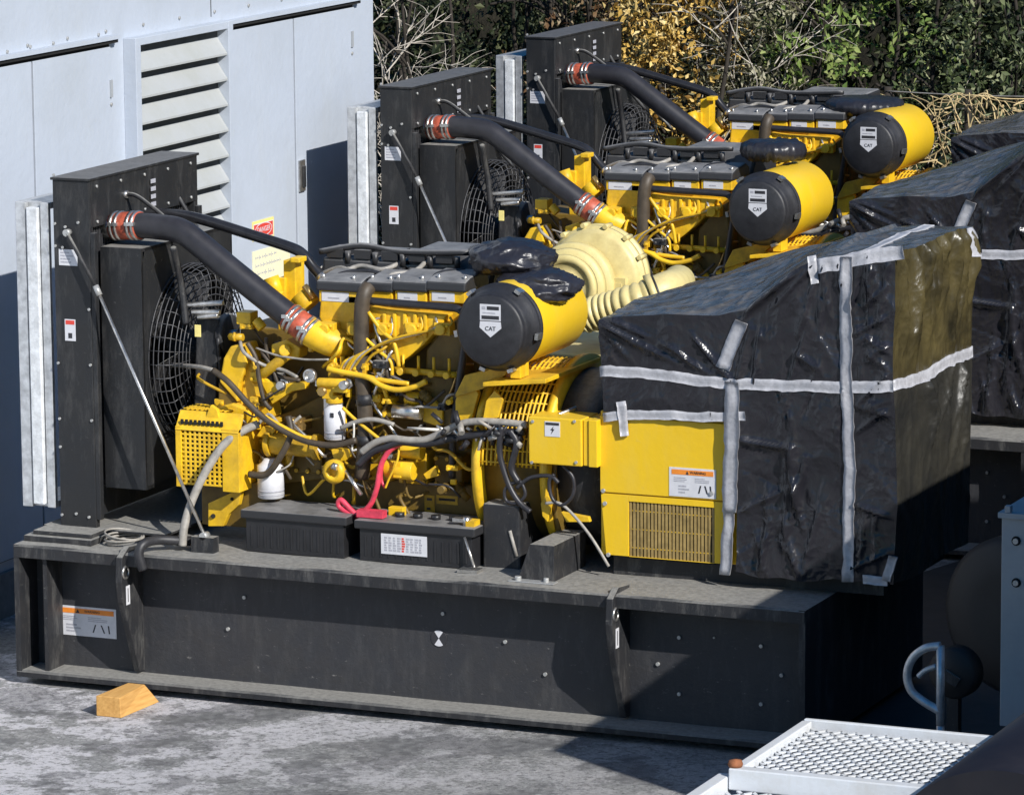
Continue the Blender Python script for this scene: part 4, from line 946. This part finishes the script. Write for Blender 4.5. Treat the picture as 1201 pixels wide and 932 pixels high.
# ================================================================== COPIES: middle and far generator sets
OFF2 = Vector((-.37, 5.2, 0)); OFF3 = Vector((-.86, 8.85, 0))
for off, txt in ((OFF2, ('middle yellow diesel generator of the row, with the cream blower in front of its engine', 'black plastic cover over the middle generator end, partly hidden by the nearest cover', 'middle')), (OFF3, ('farthest yellow diesel generator of the row, right in front of the leafy hedge', 'black plastic cover over the farthest generator end, beside the dry vines', 'farthest'))):
    g2 = copy_tree(gs); g2.location = Vector(gs.location)+off; g2['label'] = txt[0]
    c2 = copy_tree(cov); c2.location = Vector(cov.location)+off; c2['label'] = txt[1]
    if txt[2] == 'middle': pass
cap_cover('low rumpled black fabric cap over the exhaust of the middle generator', q(907, 187, 6.1), .21, .13, 1, .022)
cap_cover('neat round black pleated cap over the exhaust of the farthest generator', q(1014, 134, 9.8), .29, .13, 4, .013)

# ================================================================== CREAM BLOWER between the nearest and the middle set
bc = q(662, 338, 2.4)
bl = thing('blower', 'cream painted blower housing with a ribbed duct, behind the nearest air filter', 'blower', Vector((bc.x, 2.7, 0)))
b = MB('cream_paint'); b.lathe(bc, (0,1,0), [(0,.0),(0,.09),(.012,.10),(.012,.15),(0,.155),(0,.195),(.03,.20)], 48); b.lathe(bc, (0,1,0), [(.055,.15),(.055,.225),(.10,.23)], 48); b.lathe(bc, (0,1,0), [(.125,.15),(.125,.25),(.14,.255),(.19,.255),(.20,.24)], 48); b.build('inlet_ring', bl)
b = MB('rubber'); b.lathe(bc, (0,1,0), [(.028,.192),(.056,.192)], 40); b.lathe(bc, (0,1,0), [(.099,.215),(.126,.215)], 40); b.build('gasket', bl)
c2_ = bc+Vector((.09,.26,.03))
b = MB('cream_paint'); b.lathe(c2_, (0,1,0), [(-.05,.1),(-.05,.27),(-.02,.295),(.0,.30),(.0,.315),(.035,.315),(.035,.295),(.05,.295)], 56); b.lathe(c2_, (0,1,0), [(.062,.2),(.062,.318),(.10,.318),(.11,.29),(.22,.27)], 56)
a = c2_+Vector((.13,-.06,-.1)); b.box(a.x, a.x+.10, a.y-.03, a.y+.05, a.z-.2, a.z+.12); b.box(a.x+.02, a.x+.08, a.y-.04, a.y-.03, a.z-.18, a.z+.09)
a = q(741, 322, 2.7); b.cyl(a-Vector((0,0,.28)), a+Vector((0,0,.08)), .05, seg=16); b.cyl(a+Vector((0,0,-.05)), a+Vector((0,0,-.02)), .062, seg=16); b.build('volute', bl)
b = MB('rubber'); b.lathe(c2_, (0,1,0), [(.045,.285),(.065,.285)], 48); b.build('gasket', bl)
b = MB('cream_paint')
for k in range(14): t = 2*math.pi*k/14; p = c2_+Vector((math.cos(t)*.322, .03, math.sin(t)*.322)); b.cyl(p-Vector((0,.05,0)), p+Vector((0,.05,0)), .016, seg=6)
split_build(b, 'flange_bolt', bl)
b = MB('cream_paint'); P = [q(684,372,2.15), q(700,366,2.15), q(720,360,2.15), q(745,352,2.15), q(768,345,2.2)]
b.tube(P, .1, 24, True, rf=lambda t: .088+.014*abs(math.sin(t*34)), st=30); b.build('ribbed_duct', bl)
b = MB('cream_paint'); b.tube([q(766,345,2.2), q(782,338,2.28), q(793,334,2.5), q(796,330,2.8)], .1, 24); b.lathe(q(766,345.5,2.2), (.75,.4,.3), [(-.02,.10),(-.02,.125),(.02,.125),(.02,.10)], 28); b.build('duct_elbow', bl)
b = MB('rubber'); b.lathe(q(770,344,2.2), (.75,.4,.3), [(0,.107),(.014,.107)], 28); b.build('duct_clamp', bl)
b = MB('cream_paint'); b.box(bc.x-.4, bc.x+.5, 2.3, 3.2, 0, bc.z-.38); b.build('pedestal', bl, .01)

# ================================================================== BUILDING on the left
WX = -1.1
bd = thing('building', 'pale blue grey metal clad building with double doors and a louvre vent', 'building', Vector((-3, 2, 0)))
yend = qx(438, 60, WX).y
zb_ = qx(0, 515, WX).z
b = MB('wall_paint'); b.box(-6, WX, -6, yend, .28, 6.0); wl = b.build('wall', bd)
b = MB('plinth'); b.box(-6.02, WX+.03, -6.03, yend+.03, -.02, .279); b.build('plinth', bd)
b = MB('wall_paint'); b.box(WX, WX+.012, -6, yend-.02, zb_-.02, zb_); b.build('cladding_joint', wl)
def wpt(x, y): return qx(x, y, WX)
def doors(xl, xm, xr, ytop_l, ytop_m, ytop_r, name_extra=None):
    d = []
    z1 = wpt(xm, ytop_m).z; ys = [wpt(xl, ytop_l).y, wpt(xm, ytop_m).y, wpt(xr, ytop_r).y]
    zb0 = zb_ if zb_ < z1 else .4
    b = MB('void'); b.box(WX, WX+.003, ys[0]-.015, ys[2]+.015, .34, z1+.01); fr_ = b.build('door_gap', bd)
    for a, c in ((ys[0], ys[1]-.012), (ys[1]+.012, ys[2])):
        b = MB('wall_paint'); b.box(WX+.0032, WX+.022, a, c, .35, z1-.012); d.append(b.build('door', bd, .003))
    b = MB('wall_paint'); b.box(WX, WX+.06, ys[0]-.06, ys[2]+.06, z1+.035, z1+.06); b.use('void'); b.box(WX, WX+.045, ys[0]-.06, ys[2]+.06, z1+.0115, z1+.034); b.build('drip_strip', bd)
    return d, ys, z1
d1, ys1, z1 = doors(-110, 34, 126, 96, 70, 53)
d2, ys2, z2 = doors(265, 341, 412, 34, 20, 7)
def hinge(px, py, par):
    p = wpt(px, py); b = MB('grey_paint'); b.box(WX+.0222, WX+.034, p.y-.012, p.y+.012, p.z-.055, p.z+.055); b.use('bolt'); b.cyl((WX+.022, p.y, p.z-.10), (WX+.03, p.y, p.z-.10), .012, seg=8); b.build('hinge', par)
hinge(126, 104, d1[1]); hinge(267, 64, d2[0]); hinge(409, 46, d2[1])
p = wpt(349, 206); b = MB('silver'); b.box(WX+.0225, WX+.04, p.y-.035, p.y+.05, p.z-.11, p.z+.11); b.use('black_plate'); b.box(WX+.0405, WX+.055, p.y-.012, p.y+.028, p.z-.08, p.z+.07); b.build('handle', d2[1], .006)
# louvre
ly0, ly1 = wpt(150, 150).y, wpt(258, 130).y; lz1 = wpt(154, 58).z+.03; lz0 = .9
simple('louvre_back', (.07, .075, .08), .8)
b = MB('louvre_back'); b.box(WX, WX+.004, ly0+.02, ly1-.02, lz0, lz1); lv = b.build('louvre_vent', bd)
b = MB('wall_paint'); b.box(WX, WX+.09, ly0-.04, ly0+.03, lz0-.05, lz1+.05); b.box(WX, WX+.09, ly1-.03, ly1+.04, lz0-.05, lz1+.05); b.box(WX, WX+.085, ly0+.03, ly1-.03, lz1, lz1+.048); b.build('frame', lv, .003)
pitch = (wpt(154.5, 61).z-wpt(154.5, 182).z)/3.9
b = MB('louvre_paint'); z = lz1-.055
while z > lz0+.1:
    P = [(WX+.006, z), (WX+.078, z-.105), (WX+.078, z-.118), (WX+.070, z-.118), (WX+.004, z-.012)]
    vs = [(x, ly0+.032, zz) for x, zz in P]+[(x, ly1-.032, zz) for x, zz in P]
    b.add(vs, [(0,1,2,3,4), (9,8,7,6,5)]+[(i, i+5, (i+1)%5+5, (i+1)%5) for i in range(5)]); z -= pitch
b.build('slats', lv)
b = MB('bolt')
for k in range(16):
    y = -1+k*.5; b.cyl((WX, y, z2+.13), (WX+.008, y, z2+.13), .012, seg=6)
for p_ in ((8, 61), (35, 55), (62, 51), (115, 41)): p = wpt(*p_); b.cyl(p, p+Vector((.008,0,0)), .012, seg=6)
split_build(b, 'rivet', wl)
p0 = wpt(247, 0); b = MB('void'); b.box(WX, WX+.002, p0.y-.004, p0.y+.004, z2+.1, 6); b.build('panel_seam', wl)
# danger sign on the door
SX = WX+.0225
def sign_panel(px0, px1, pyt, pyb, mat):
    y0, y1 = wpt(px0, pyt).y, wpt(px1, pyt).y; z1 = wpt((px0+px1)/2, pyt).z; z0 = wpt((px0+px1)/2, pyb).z
    b = MB(mat); b.box(SX, SX+.004, y0, y1, z0, z1); return b, y0, y1, z0, z1
b, y0, y1, z0, z1 = sign_panel(292, 317, 257, 280, 'label_yellow'); ym = (y0+y1)/2; zm = (z0+z1)/2
b.use('label_white'); b.box(SX+.004, SX+.005, y0+.012, y1-.012, z0+.01, z1-.02)
b.use('label_red'); b.box(SX+.005, SX+.0056, y0+.018, y1-.018, z0+.014, z1-.026)
b.use('label_white'); b.add([(SX+.0062, ym+math.cos(2*math.pi*k/28)*(y1-y0)*.40, zm+math.sin(2*math.pi*k/28)*(z1-z0)*.36) for k in range(28)], [list(range(28))])
b.use('label_red'); b.add([(SX+.0066, ym+math.cos(2*math.pi*k/28)*(y1-y0)*.375, zm+math.sin(2*math.pi*k/28)*(z1-z0)*.31) for k in range(28)], [list(range(28))])
text(b, 'DANGER', (SX+.0068, ym, zm), (y1-y0)*.155, (0,1,0), (0,0,1), 'label_white')
tag(b.build('danger_sign', None, 0, Vector((SX, ym, z0))), 'small red danger sign with an oval on the pale building door', 'sign')
b, y0, y1, z0, z1 = sign_panel(292, 336, 289, 334, 'label_cream'); r = random.Random(4)
for i in range(3):
    y = y0+.04
    while y < y0+(y1-y0)*(.62, .75, .55)[i]:
        w_ = r.uniform(.012, .035); z = z1-.05-.055*i; h2 = r.uniform(.012, .026); b.use('label_grey'); h2 *= .7; b.box(SX+.004, SX+.005, y, y+w_*.22, z-h2, z+h2); b.box(SX+.004, SX+.005, y+w_*.35, y+w_, z-h2*.4, z-h2*.4+.008); y += w_+r.uniform(.004, .02)
tag(b.build('notice_board', None, 0, Vector((SX, (y0+y1)/2, z0))), 'pale yellow handwritten notice on the door, below the pipe', 'notice')

# ================================================================== GROUND
b = MB('concrete_ground'); vs = []; fs = []
b.add([(-400,-60,0),(400,-60,0),(400,600,0),(-400,600,0)], [(0,1,2,3)])
structure(b.build('ground'))

def soil():
    t = NT('soil'); f = t.noise(3, 6, .7); t.bump(t.noise(14, 5, .7), .8, .05); M['soil'] = t.out(t.ramp(f, [(.3, (.010, .010, .007)), (.7, (.035, .03, .02))]), .95, 0, .1)
soil()
b = MB('soil'); b.add([(-60,10.4,.004),(60,10.4,.004),(60,15,.03),(-60,15,.03)], [(0,1,2,3)]); structure(b.build('soil_bed'))
b = MB('soil'); vs = []; fs = []
for i in range(61):
    for j in range(15): x = -60+i*2; vs.append((x, 15+j*1.2, .02+j*.75+.35*noise.noise(Vector((x*.3, j*.5, 0)))))
for i in range(60):
    for j in range(14): a = i*15+j; fs.append((a, a+15, a+16, a+1))
b.add(vs, fs, True); structure(b.build('hillside'))
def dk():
    t = NT('ground_shade'); f = t.noise(6, 6, .7); M['ground_shade'] = t.out(t.ramp(f, [(.3, (.014, .014, .015)), (.7, (.035, .034, .034))]), .7)
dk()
b = MB('ground_shade'); n_ = 40; vs = [(5.0+2.6*math.cos(2*math.pi*k/n_)*(1+.12*noise.noise(Vector((k*.5, 1, 0))))+1.2, 3.6+3.7*math.sin(2*math.pi*k/n_)*(1+.1*noise.noise(Vector((k*.5, 5, 0)))), .004) for k in range(n_)]  # near-black sheet over the ground, deep shade painted as colour
b.add(vs, [list(range(n_))]); structure(b.build('shade_patch'))
# wood block
c = qz(142, 842, 0)
b = MB('wood'); a = q(113, 838, c.y)
hgt = q(140, 818, c.y).z
b.hexa([(a.x,c.y,.001),(c.x,c.y,.001),(c.x+.02,c.y+.42,.001),(a.x+.02,c.y+.42,.001),(a.x,c.y,hgt),(c.x-.005,c.y,hgt),(c.x-.03,c.y+.34,hgt),(a.x+.02,c.y+.34,hgt)])
o = b.build('wood_block', None, .004, Vector((c.x-.07, c.y+.2, 0))); tag(o, 'yellow wooden wedge block on the concrete against the skid', 'wood block')

# ================================================================== RIGHT FOREGROUND
# mesh-topped platform
PZ = .8
def pz(x, y, z=PZ): return qz(x, y, z)
A_, B_, C_ = pz(945, 841), pz(1150, 849), pz(830, 932)
c0 = Vector((A_.x, A_.y, PZ)); ux = Vector((1, 0, 0)); uy = Vector((0, -1, 0))
pw_ = B_.x-A_.x+.4
ymid = pz(862, 897).y
pf = thing('platform', 'white steel platform frame topped with expanded metal mesh, in the right foreground', 'platform', Vector((A_.x+.4, A_.y-.8, 0)))
x0, x1, yb_, yf_ = A_.x, A_.x+pw_, A_.y, ymid
b = MB('white_steel')
b.box(x0, x1, yb_-.03, yb_, PZ-.11, PZ); b.box(x0, x0+.05, yf_, yb_-.051, PZ-.075, PZ-.001); b.box(x1-.05, x1, yf_, yb_-.051, PZ-.075, PZ-.001)
b.box(x0-.0, x1, yf_-.07, yf_-.001, PZ-.10, PZ+.002)
b.box(x0-.07, x0-.005, yf_-2.2, yf_-.0, PZ-.12, PZ-.04); b.box(x1-.06, x1, yf_-2.2, yf_-.071, PZ-.20, PZ-.101)
b.build('frame', pf, .006)
def mesh_sheet(xa, xb, ya, yb, z):
    b = MB('white_steel'); dx, dy = .075, .05; nx = int((xb-xa)/dx); ny = int((yb-ya)/dy)
    for j in range(ny):
        for i in range(nx):
            for s in (0, 1):
                off = dx/2 if j % 2 else 0
                xa_ = xa+i*dx+off; y_ = ya+j*dy
                p = Vector((xa_, y_+s*0, z)); 
                if s == 0: qv = Vector((xa_+dx/2, y_+dy, z))
                else: qv = Vector((xa_-dx/2, y_+dy, z))
                d = (qv-p).normalized(); n_ = Vector((-d.y, d.x, 0))*.009
                b.add([p-n_, p+n_, qv+n_, qv-n_, p-n_-Vector((0,0,.008)), p+n_-Vector((0,0,.008)), qv+n_-Vector((0,0,.008)), qv-n_-Vector((0,0,.008))], [(3,2,1,0),(4,5,6,7),(0,1,5,4),(1,2,6,5),(2,3,7,6),(3,0,4,7)])
    return b
mesh_sheet(x0+.06, x1-.06, yf_+.01, yb_-.07, PZ-.03).build('mesh_deck', pf)
mesh_sheet(x0+.06, x1-.06, yf_-1.6, yf_-.09, PZ-.09).build('mesh_deck', pf)
b = MB('grey_paint')
for x in (x0+.1, x1-.15):
    for y in (yb_-.12, yf_-1.4): b.box(x, x+.06, y, y+.06, 0, PZ-.2)
split_build(b, 'leg', pf)
b = MB('rust'); p = Vector((x0+.02, yf_-.03, PZ+.003)); b.lathe(p, (0,0,1), [(0,.032),(.012,.036),(.03,.03),(.036,.0)], 16); o = b.build('rusty_cap', None, 0, p); tag(o, 'small rusty round cap lying on the corner of the white platform', 'cap')
# dark tank with domed shoulder
tk = thing('tank', 'large dark purple black rounded tank at the bottom right corner', 'tank', Vector((7.0, -4.5, 0)))
tc = pz(1205, 905, .55); TR = .62
tcx = tc.x+.56
b = MB('tank_paint'); b.lathe((tcx, tc.y+1.0, .52), (0,-1,0), [(0,0),(.02,.2),(.1,.42),(.25,.56),(.42,TR),(3.2,TR)], 64); tb = b.build('tank_shell', tk)
b = MB('rust'); b.lathe((tcx, tc.y+.62, .52), (0,-1,0), [(0,TR-.002),(0,TR+.008),(.035,TR+.008),(.035,TR-.002)], 64); b.build('weld_band', tk)
b = MB('black_steel'); b.box(tcx-.4, tcx+.4, tc.y-.2, tc.y, 0, .3); b.box(tcx-.4, tcx+.4, tc.y-1.6, tc.y-1.4, 0, .3); split_build(b, 'saddle', tk)
# grey cabinet
ca = q(1175, 600, -1.0)
cb = thing('cabinet', 'light grey steel cabinet with a folded top edge at the right edge', 'cabinet', Vector((ca.x+.4, -.6, 0)))
czb = .0
b = MB('grey_paint'); b.box(ca.x, ca.x+.8, -1.0, -.3, .55, ca.z-.03); cbd = b.build('body', cb, .004)
b = MB('grey_paint'); b.box(ca.x-.015, ca.x+.82, -1.02, -.28, ca.z-.029, ca.z+.0); b.box(ca.x+.02, ca.x+.05, -1.02, -.98, ca.z+.001, ca.z+.035); b.build('top_edge', cb, .003)
b = MB('black_steel'); b.box(ca.x+.05, ca.x+.75, -.95, -.35, 0, .548); b.build('stand', cb)
b = MB('silver')
for x, y in ((1192,634),(1192,683)): p = q(x, y, -1.0); b.use('void'); b.cyl(p, p+Vector((0,-.004,0)), .024, seg=14); b.use('bolt'); b.cyl(p+Vector((0,-.004,0)), p+Vector((0,-.018,0)), .015, seg=8)
split_build(b, 'bolt', cb)
# big dark wheel
wc = q(1172, 722, -.2); 
wh = thing('wheel', 'big dark tyre standing in the shade behind the grey cabinet', 'wheel', Vector((wc.x, -.2, 0)))
WR = .42
b = MB('tyre_rubber'); ctr = Vector((wc.x+.12, -.1, wc.z)); b.lathe(ctr-Vector((0.05,.12,0)), (.25,1,0), [(0,.22),(0,WR*.9),(.04,WR),(.2,WR),(.24,WR*.9),(.24,.22)], 48); b.build('tyre', wh)
b = MB('tyre_rubber'); b.lathe(ctr-Vector((0.05,.08,0)), (.25,1,0), [(0,0),(0,.2),(.02,.22),(.1,.22)], 32); b.use('black_steel'); b.box(ctr.x-.05, ctr.x+.05, 0, .12, 0, ctr.z); b.build('rim', wh)
# bent tube handle
hd_ = [(1104,842),(1104,800),(1103,757)]
b = MB('galvanised'); Y = -.9
b.tube([q(1103, 850, Y), q(1103, 757, Y)], .022, 12, False); b.tube([q(1103, 757, Y), q(1085, 760, Y), q(1070, 772, Y), q(1064, 790, Y), q(1068, 808, Y), q(1080, 820, Y), q(1103, 834, Y)], .022, 12); b.use('galvanised'); b.tube([q(1077, 793, Y), q(1085, 786, Y), q(1098, 781, Y)], .015, 8)
pz_ = q(1103, 850, Y); b.tube([Vector((pz_.x, Y, .002)), pz_], .021, 12, False)
o = b.build('tube_handle', None, 0, Vector((pz_.x, Y, 0))); tag(o, 'bent D shaped galvanised tube handle standing on a post in the shade', 'handle')
rc = q(1116, 790, -.6)
b = MB('tyre_rubber'); b.lathe(rc, (.1,1,.0), [(0,0),(0,.12),(.02,.135),(.1,.135),(.1,0)], 32); b.use('black_steel'); b.cbox(rc+Vector((.0,-.01,-.02)), .09, .02, .05, Matrix.Rotation(.5, 3, 'Y')); b.use('black_steel'); b.box(rc.x-.03, rc.x+.03, rc.y+.02, rc.y+.08, 0, rc.z-.1)
o = b.build('hose_reel', None, 0, Vector((rc.x, rc.y, 0))); tag(o, 'dark round reel just right of the bent tube handle', 'reel')
# boxes added out of view at the right to cast shade on the generators
e1 = thing('shade_blocker', 'low black unseen shade-casting enclosure standing to the right of the nearest generator', 'blocker', Vector((8.2, 0, 0)))
b = MB('black_plate'); b.box(7.15, 9.2, -2.6, 3.4, .1, 3.0); b.build('shell', e1, .02)
b = MB('black_steel'); b.box(7.25, 9.1, -2.5, 3.3, 0, .099); b.build('plinth', e1)
e2 = thing('shade_blocker', 'tall black unseen shade-casting enclosure to the right of the middle generator', 'blocker', Vector((8.2, 7, 0)))
b = MB('black_plate'); b.box(7.15, 9.6, 4.0, 11, .1, 4.8); b.build('shell', e2, .02)
b = MB('black_steel'); b.box(7.25, 9.5, 4.1, 10.9, 0, .099); b.build('plinth', e2)

# ================================================================== VEGETATION
def bush(name, label, cat, px0, px1, Y, zt, mat, n, leaf=.055, depth=1.2, seed=1, twigs=0, twmat='twig_pale', clumps=26, z0=.2, group='hedge bushes behind the generators'):
    r = random.Random(seed); xa, xb = q(px0, 60, Y).x, q(px1, 60, Y).x
    o = thing(name, label, cat, Vector(((xa+xb)/2, Y+depth/2, 0)), group)
    cl = [(Vector((r.uniform(xa, xb), Y+r.uniform(0, depth), r.uniform(z0, zt))), r.uniform(.12, .42)) for _ in range(clumps)]
    b = MB(mat)
    for i in range(n//7):
        c, s = r.choice(cl)
        if r.random() < .18: p = Vector((r.uniform(xa, xb), Y+r.uniform(0, depth), r.uniform(z0, zt)))
        else:
            dv = Vector((r.gauss(0,1), r.gauss(0,1), r.gauss(0,1))).normalized(); p = c+dv*s*r.uniform(.65, 1.05)
        if p.z < .1: continue
        ax = Vector((r.gauss(0,.8), r.gauss(-.5,.6), r.gauss(.1,.7))).normalized(); sd = ax.cross(Vector((r.gauss(0,1), r.gauss(0,1), r.gauss(0,1)))).normalized(); nn = ax.cross(sd)
        for j in range(7):
            u = (ax*r.uniform(.3, .8)+sd*(1 if j % 2 else -1)*r.uniform(.5, 1)+nn*r.uniform(-.5, .5)).normalized(); o_ = p+ax*leaf*.42*j
            v = (u.cross(nn)+nn*r.uniform(-.6, .6)).normalized(); l = leaf*r.uniform(.6, 1.2); w = l*r.uniform(.4, .6); dn = u.cross(v)*w*.22
            b.add([o_, o_+u*l*.45+v*w*.5+dn, o_+u*l, o_+u*l*.45-v*w*.5+dn], [(0,1,2),(0,2,3)])
    b.build('foliage', o)
    b = MB('bark')
    for k in range(4):
        x = xa+(xb-xa)*(k+.5)/4+r.uniform(-.1,.1); y = Y+depth*.5+r.uniform(-.2,.2); P = [Vector((x,y,0))]
        for j in range(4): P.append(P[-1]+Vector((r.uniform(-.2,.2), r.uniform(-.15,.15), zt*.26)))
        b.tube(P, .03, 7, True, rf=lambda t: .035*(1-.7*t))
        for j in range(6):
            s = P[r.randint(1,3)]; e = s+Vector((r.uniform(-.6,.6), r.uniform(-.5,.3), r.uniform(.1,.7))); b.tube([s, (s+e)/2+Vector((0,0,.08)), e], .012, 5)
    b.build('stems', o)
    if twigs:
        b = MB(twmat)
        for k in range(max(1, twigs//7)):
            p = Vector((r.uniform(xa, xb), Y+r.uniform(-.15, depth*.4), r.uniform(z0+.2, zt-.3))); d = Vector((r.gauss(0,.5), r.gauss(0,.2), r.uniform(.2, 1))).normalized(); P = [p]
            for j in range(5): d = (d+Vector((r.gauss(0,.16), r.gauss(0,.12), r.gauss(-.03,.14)))).normalized(); P.append(P[-1]+d*r.uniform(.10,.2))
            rr0 = r.uniform(.004, .008); b.tube(P, .006, 5, True, rf=lambda t: rr0*(1-.6*t))
            for j in range(6):
                i = r.randint(1, 4); e = (d+Vector((r.gauss(0,.8), r.gauss(0,.4), r.gauss(0,.5)))).normalized(); q0 = P[i]; Q = [q0]
                for m_ in range(3): e = (e+Vector((r.gauss(0,.2), r.gauss(0,.15), r.gauss(-.05,.2)))).normalized(); Q.append(Q[-1]+e*r.uniform(.06,.14))
                b.tube(Q, .003, 4, True, rf=lambda t: .0036*(1-.55*t))
        b.build('twigs', o)
    return o
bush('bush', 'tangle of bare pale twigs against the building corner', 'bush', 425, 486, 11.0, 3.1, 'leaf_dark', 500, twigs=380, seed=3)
bush('bush', 'deep dark leafy bush behind the middle radiator, its leaves near black', 'bush', 470, 640, 12.2, 3.4, 'leaf_dark', 8000, seed=4, twigs=10)
bush('bush', 'brownish bush with pale dry leaves above the farthest radiator', 'bush', 600, 735, 11.8, 3.5, 'leaf_brown', 6500, leaf=.065, seed=5, twigs=10)
bush('bush', 'golden yellow leaved bush just right of the farthest radiator', 'bush', 708, 815, 11.0, 3.4, 'leaf_gold', 6500, leaf=.075, seed=6, twigs=8)
bush('bush', 'pale bush threaded with whitish vines left of the bright green one', 'bush', 795, 905, 11.4, 3.4, 'leaf_pale', 6000, leaf=.065, seed=7, twigs=260)
bush('bush', 'bright green leafy bush above the farthest exhaust cap', 'bush', 890, 1075, 11.7, 3.5, 'leaf_green', 7500, leaf=.085, seed=8, twigs=6)
bush('bush', 'dark green bush with gaps at the top right corner', 'bush', 1055, 1215, 12.0, 3.5, 'leaf_mixed', 5200, leaf=.08, seed=9, twigs=8)
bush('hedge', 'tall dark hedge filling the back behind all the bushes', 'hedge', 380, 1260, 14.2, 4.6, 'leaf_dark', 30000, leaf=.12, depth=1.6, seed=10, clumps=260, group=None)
# fence with dry vines
fy = 10.9; fa, fb = q(1040, 107, fy), q(1230, 107, fy)
fn = thing('fence', 'low wire fence along the hedge at the right', 'fence', Vector(((fa.x+fb.x)/2, fy, 0)))
b = MB('wire')
for k in range(6): z = fa.z-.3*k; b.tube([(fa.x, fy, z), ((fa.x+fb.x)/2, fy, z-.01), (fb.x, fy, z)], .006, 5)
b.build('wires', fn)
for x in (fa.x, (fa.x+fb.x)/2, fb.x): b = MB('bark'); b.cyl((x, fy+.03, 0), (x, fy+.03, fa.z+.03), .03, seg=8); b.build('post', fn)
r = random.Random(21); vn = MB('twig_dry')
for k in range(300):
    p = Vector((r.uniform(fa.x+.1, fb.x), fy-.04+r.gauss(0,.07), r.uniform(.4, fa.z))); P = [p]; d = Vector((r.gauss(0,.7), 0, r.gauss(.2,.7)))
    for j in range(5):
        d = (d+Vector((r.gauss(0,.28), r.gauss(0,.15), r.gauss(0,.28)))).normalized(); nx_ = P[-1]+d*r.uniform(.06,.16)
        if nx_.z > fa.z+.02: nx_.z = fa.z-.03; d.z = -abs(d.z)
        P.append(nx_)
    vn.tube(P, .007, 4, True, rf=lambda t, r_=r.uniform(.004, .009): r_*(1-.5*t))
o = vn.build('dry_vines', None, 0, Vector(((fa.x+fb.x)/2, fy, 0))); tag(o, 'dry tan vines tangled over the wire fence at the right', 'vines')

# ================================================================== LIGHT
SUN = Vector((1, -.6, .78)).normalized()
el = math.asin(SUN.z)
w = bpy.data.worlds.new('World'); sc.world = w; w.use_nodes = True
nt = w.node_tree; bgn = nt.nodes['Background']; sky = nt.nodes.new('ShaderNodeTexSky'); sky.sky_type = 'NISHITA'; sky.sun_disc = False; sky.ozone_density = 4; sky.air_density = 1.2
sky.sun_elevation = el; sky.sun_rotation = math.atan2(SUN.x, SUN.y)
hs = nt.nodes.new('ShaderNodeHueSaturation'); hs.inputs['Saturation'].default_value = 1.75; nt.links.new(sky.outputs[0], hs.inputs['Color']); nt.links.new(hs.outputs[0], bgn.inputs[0]); bgn.inputs[1].default_value = .07
ld = bpy.data.lights.new('sun', 'SUN'); ld.energy = 4.6; ld.angle = R(.5); ld.color = (1, .97, .92)
lo = bpy.data.objects.new('sun', ld); col.objects.link(lo); lo.rotation_euler = SUN.to_track_quat('Z', 'Y').to_euler(); lo.location = (12, -10, 14)
sc.view_settings.view_transform = 'Standard'; sc.view_settings.look = 'None'; sc.view_settings.exposure = 0.3; sc.view_settings.gamma = 1
for o in list(bpy.data.objects):
    if '_org' in o: del o['_org']
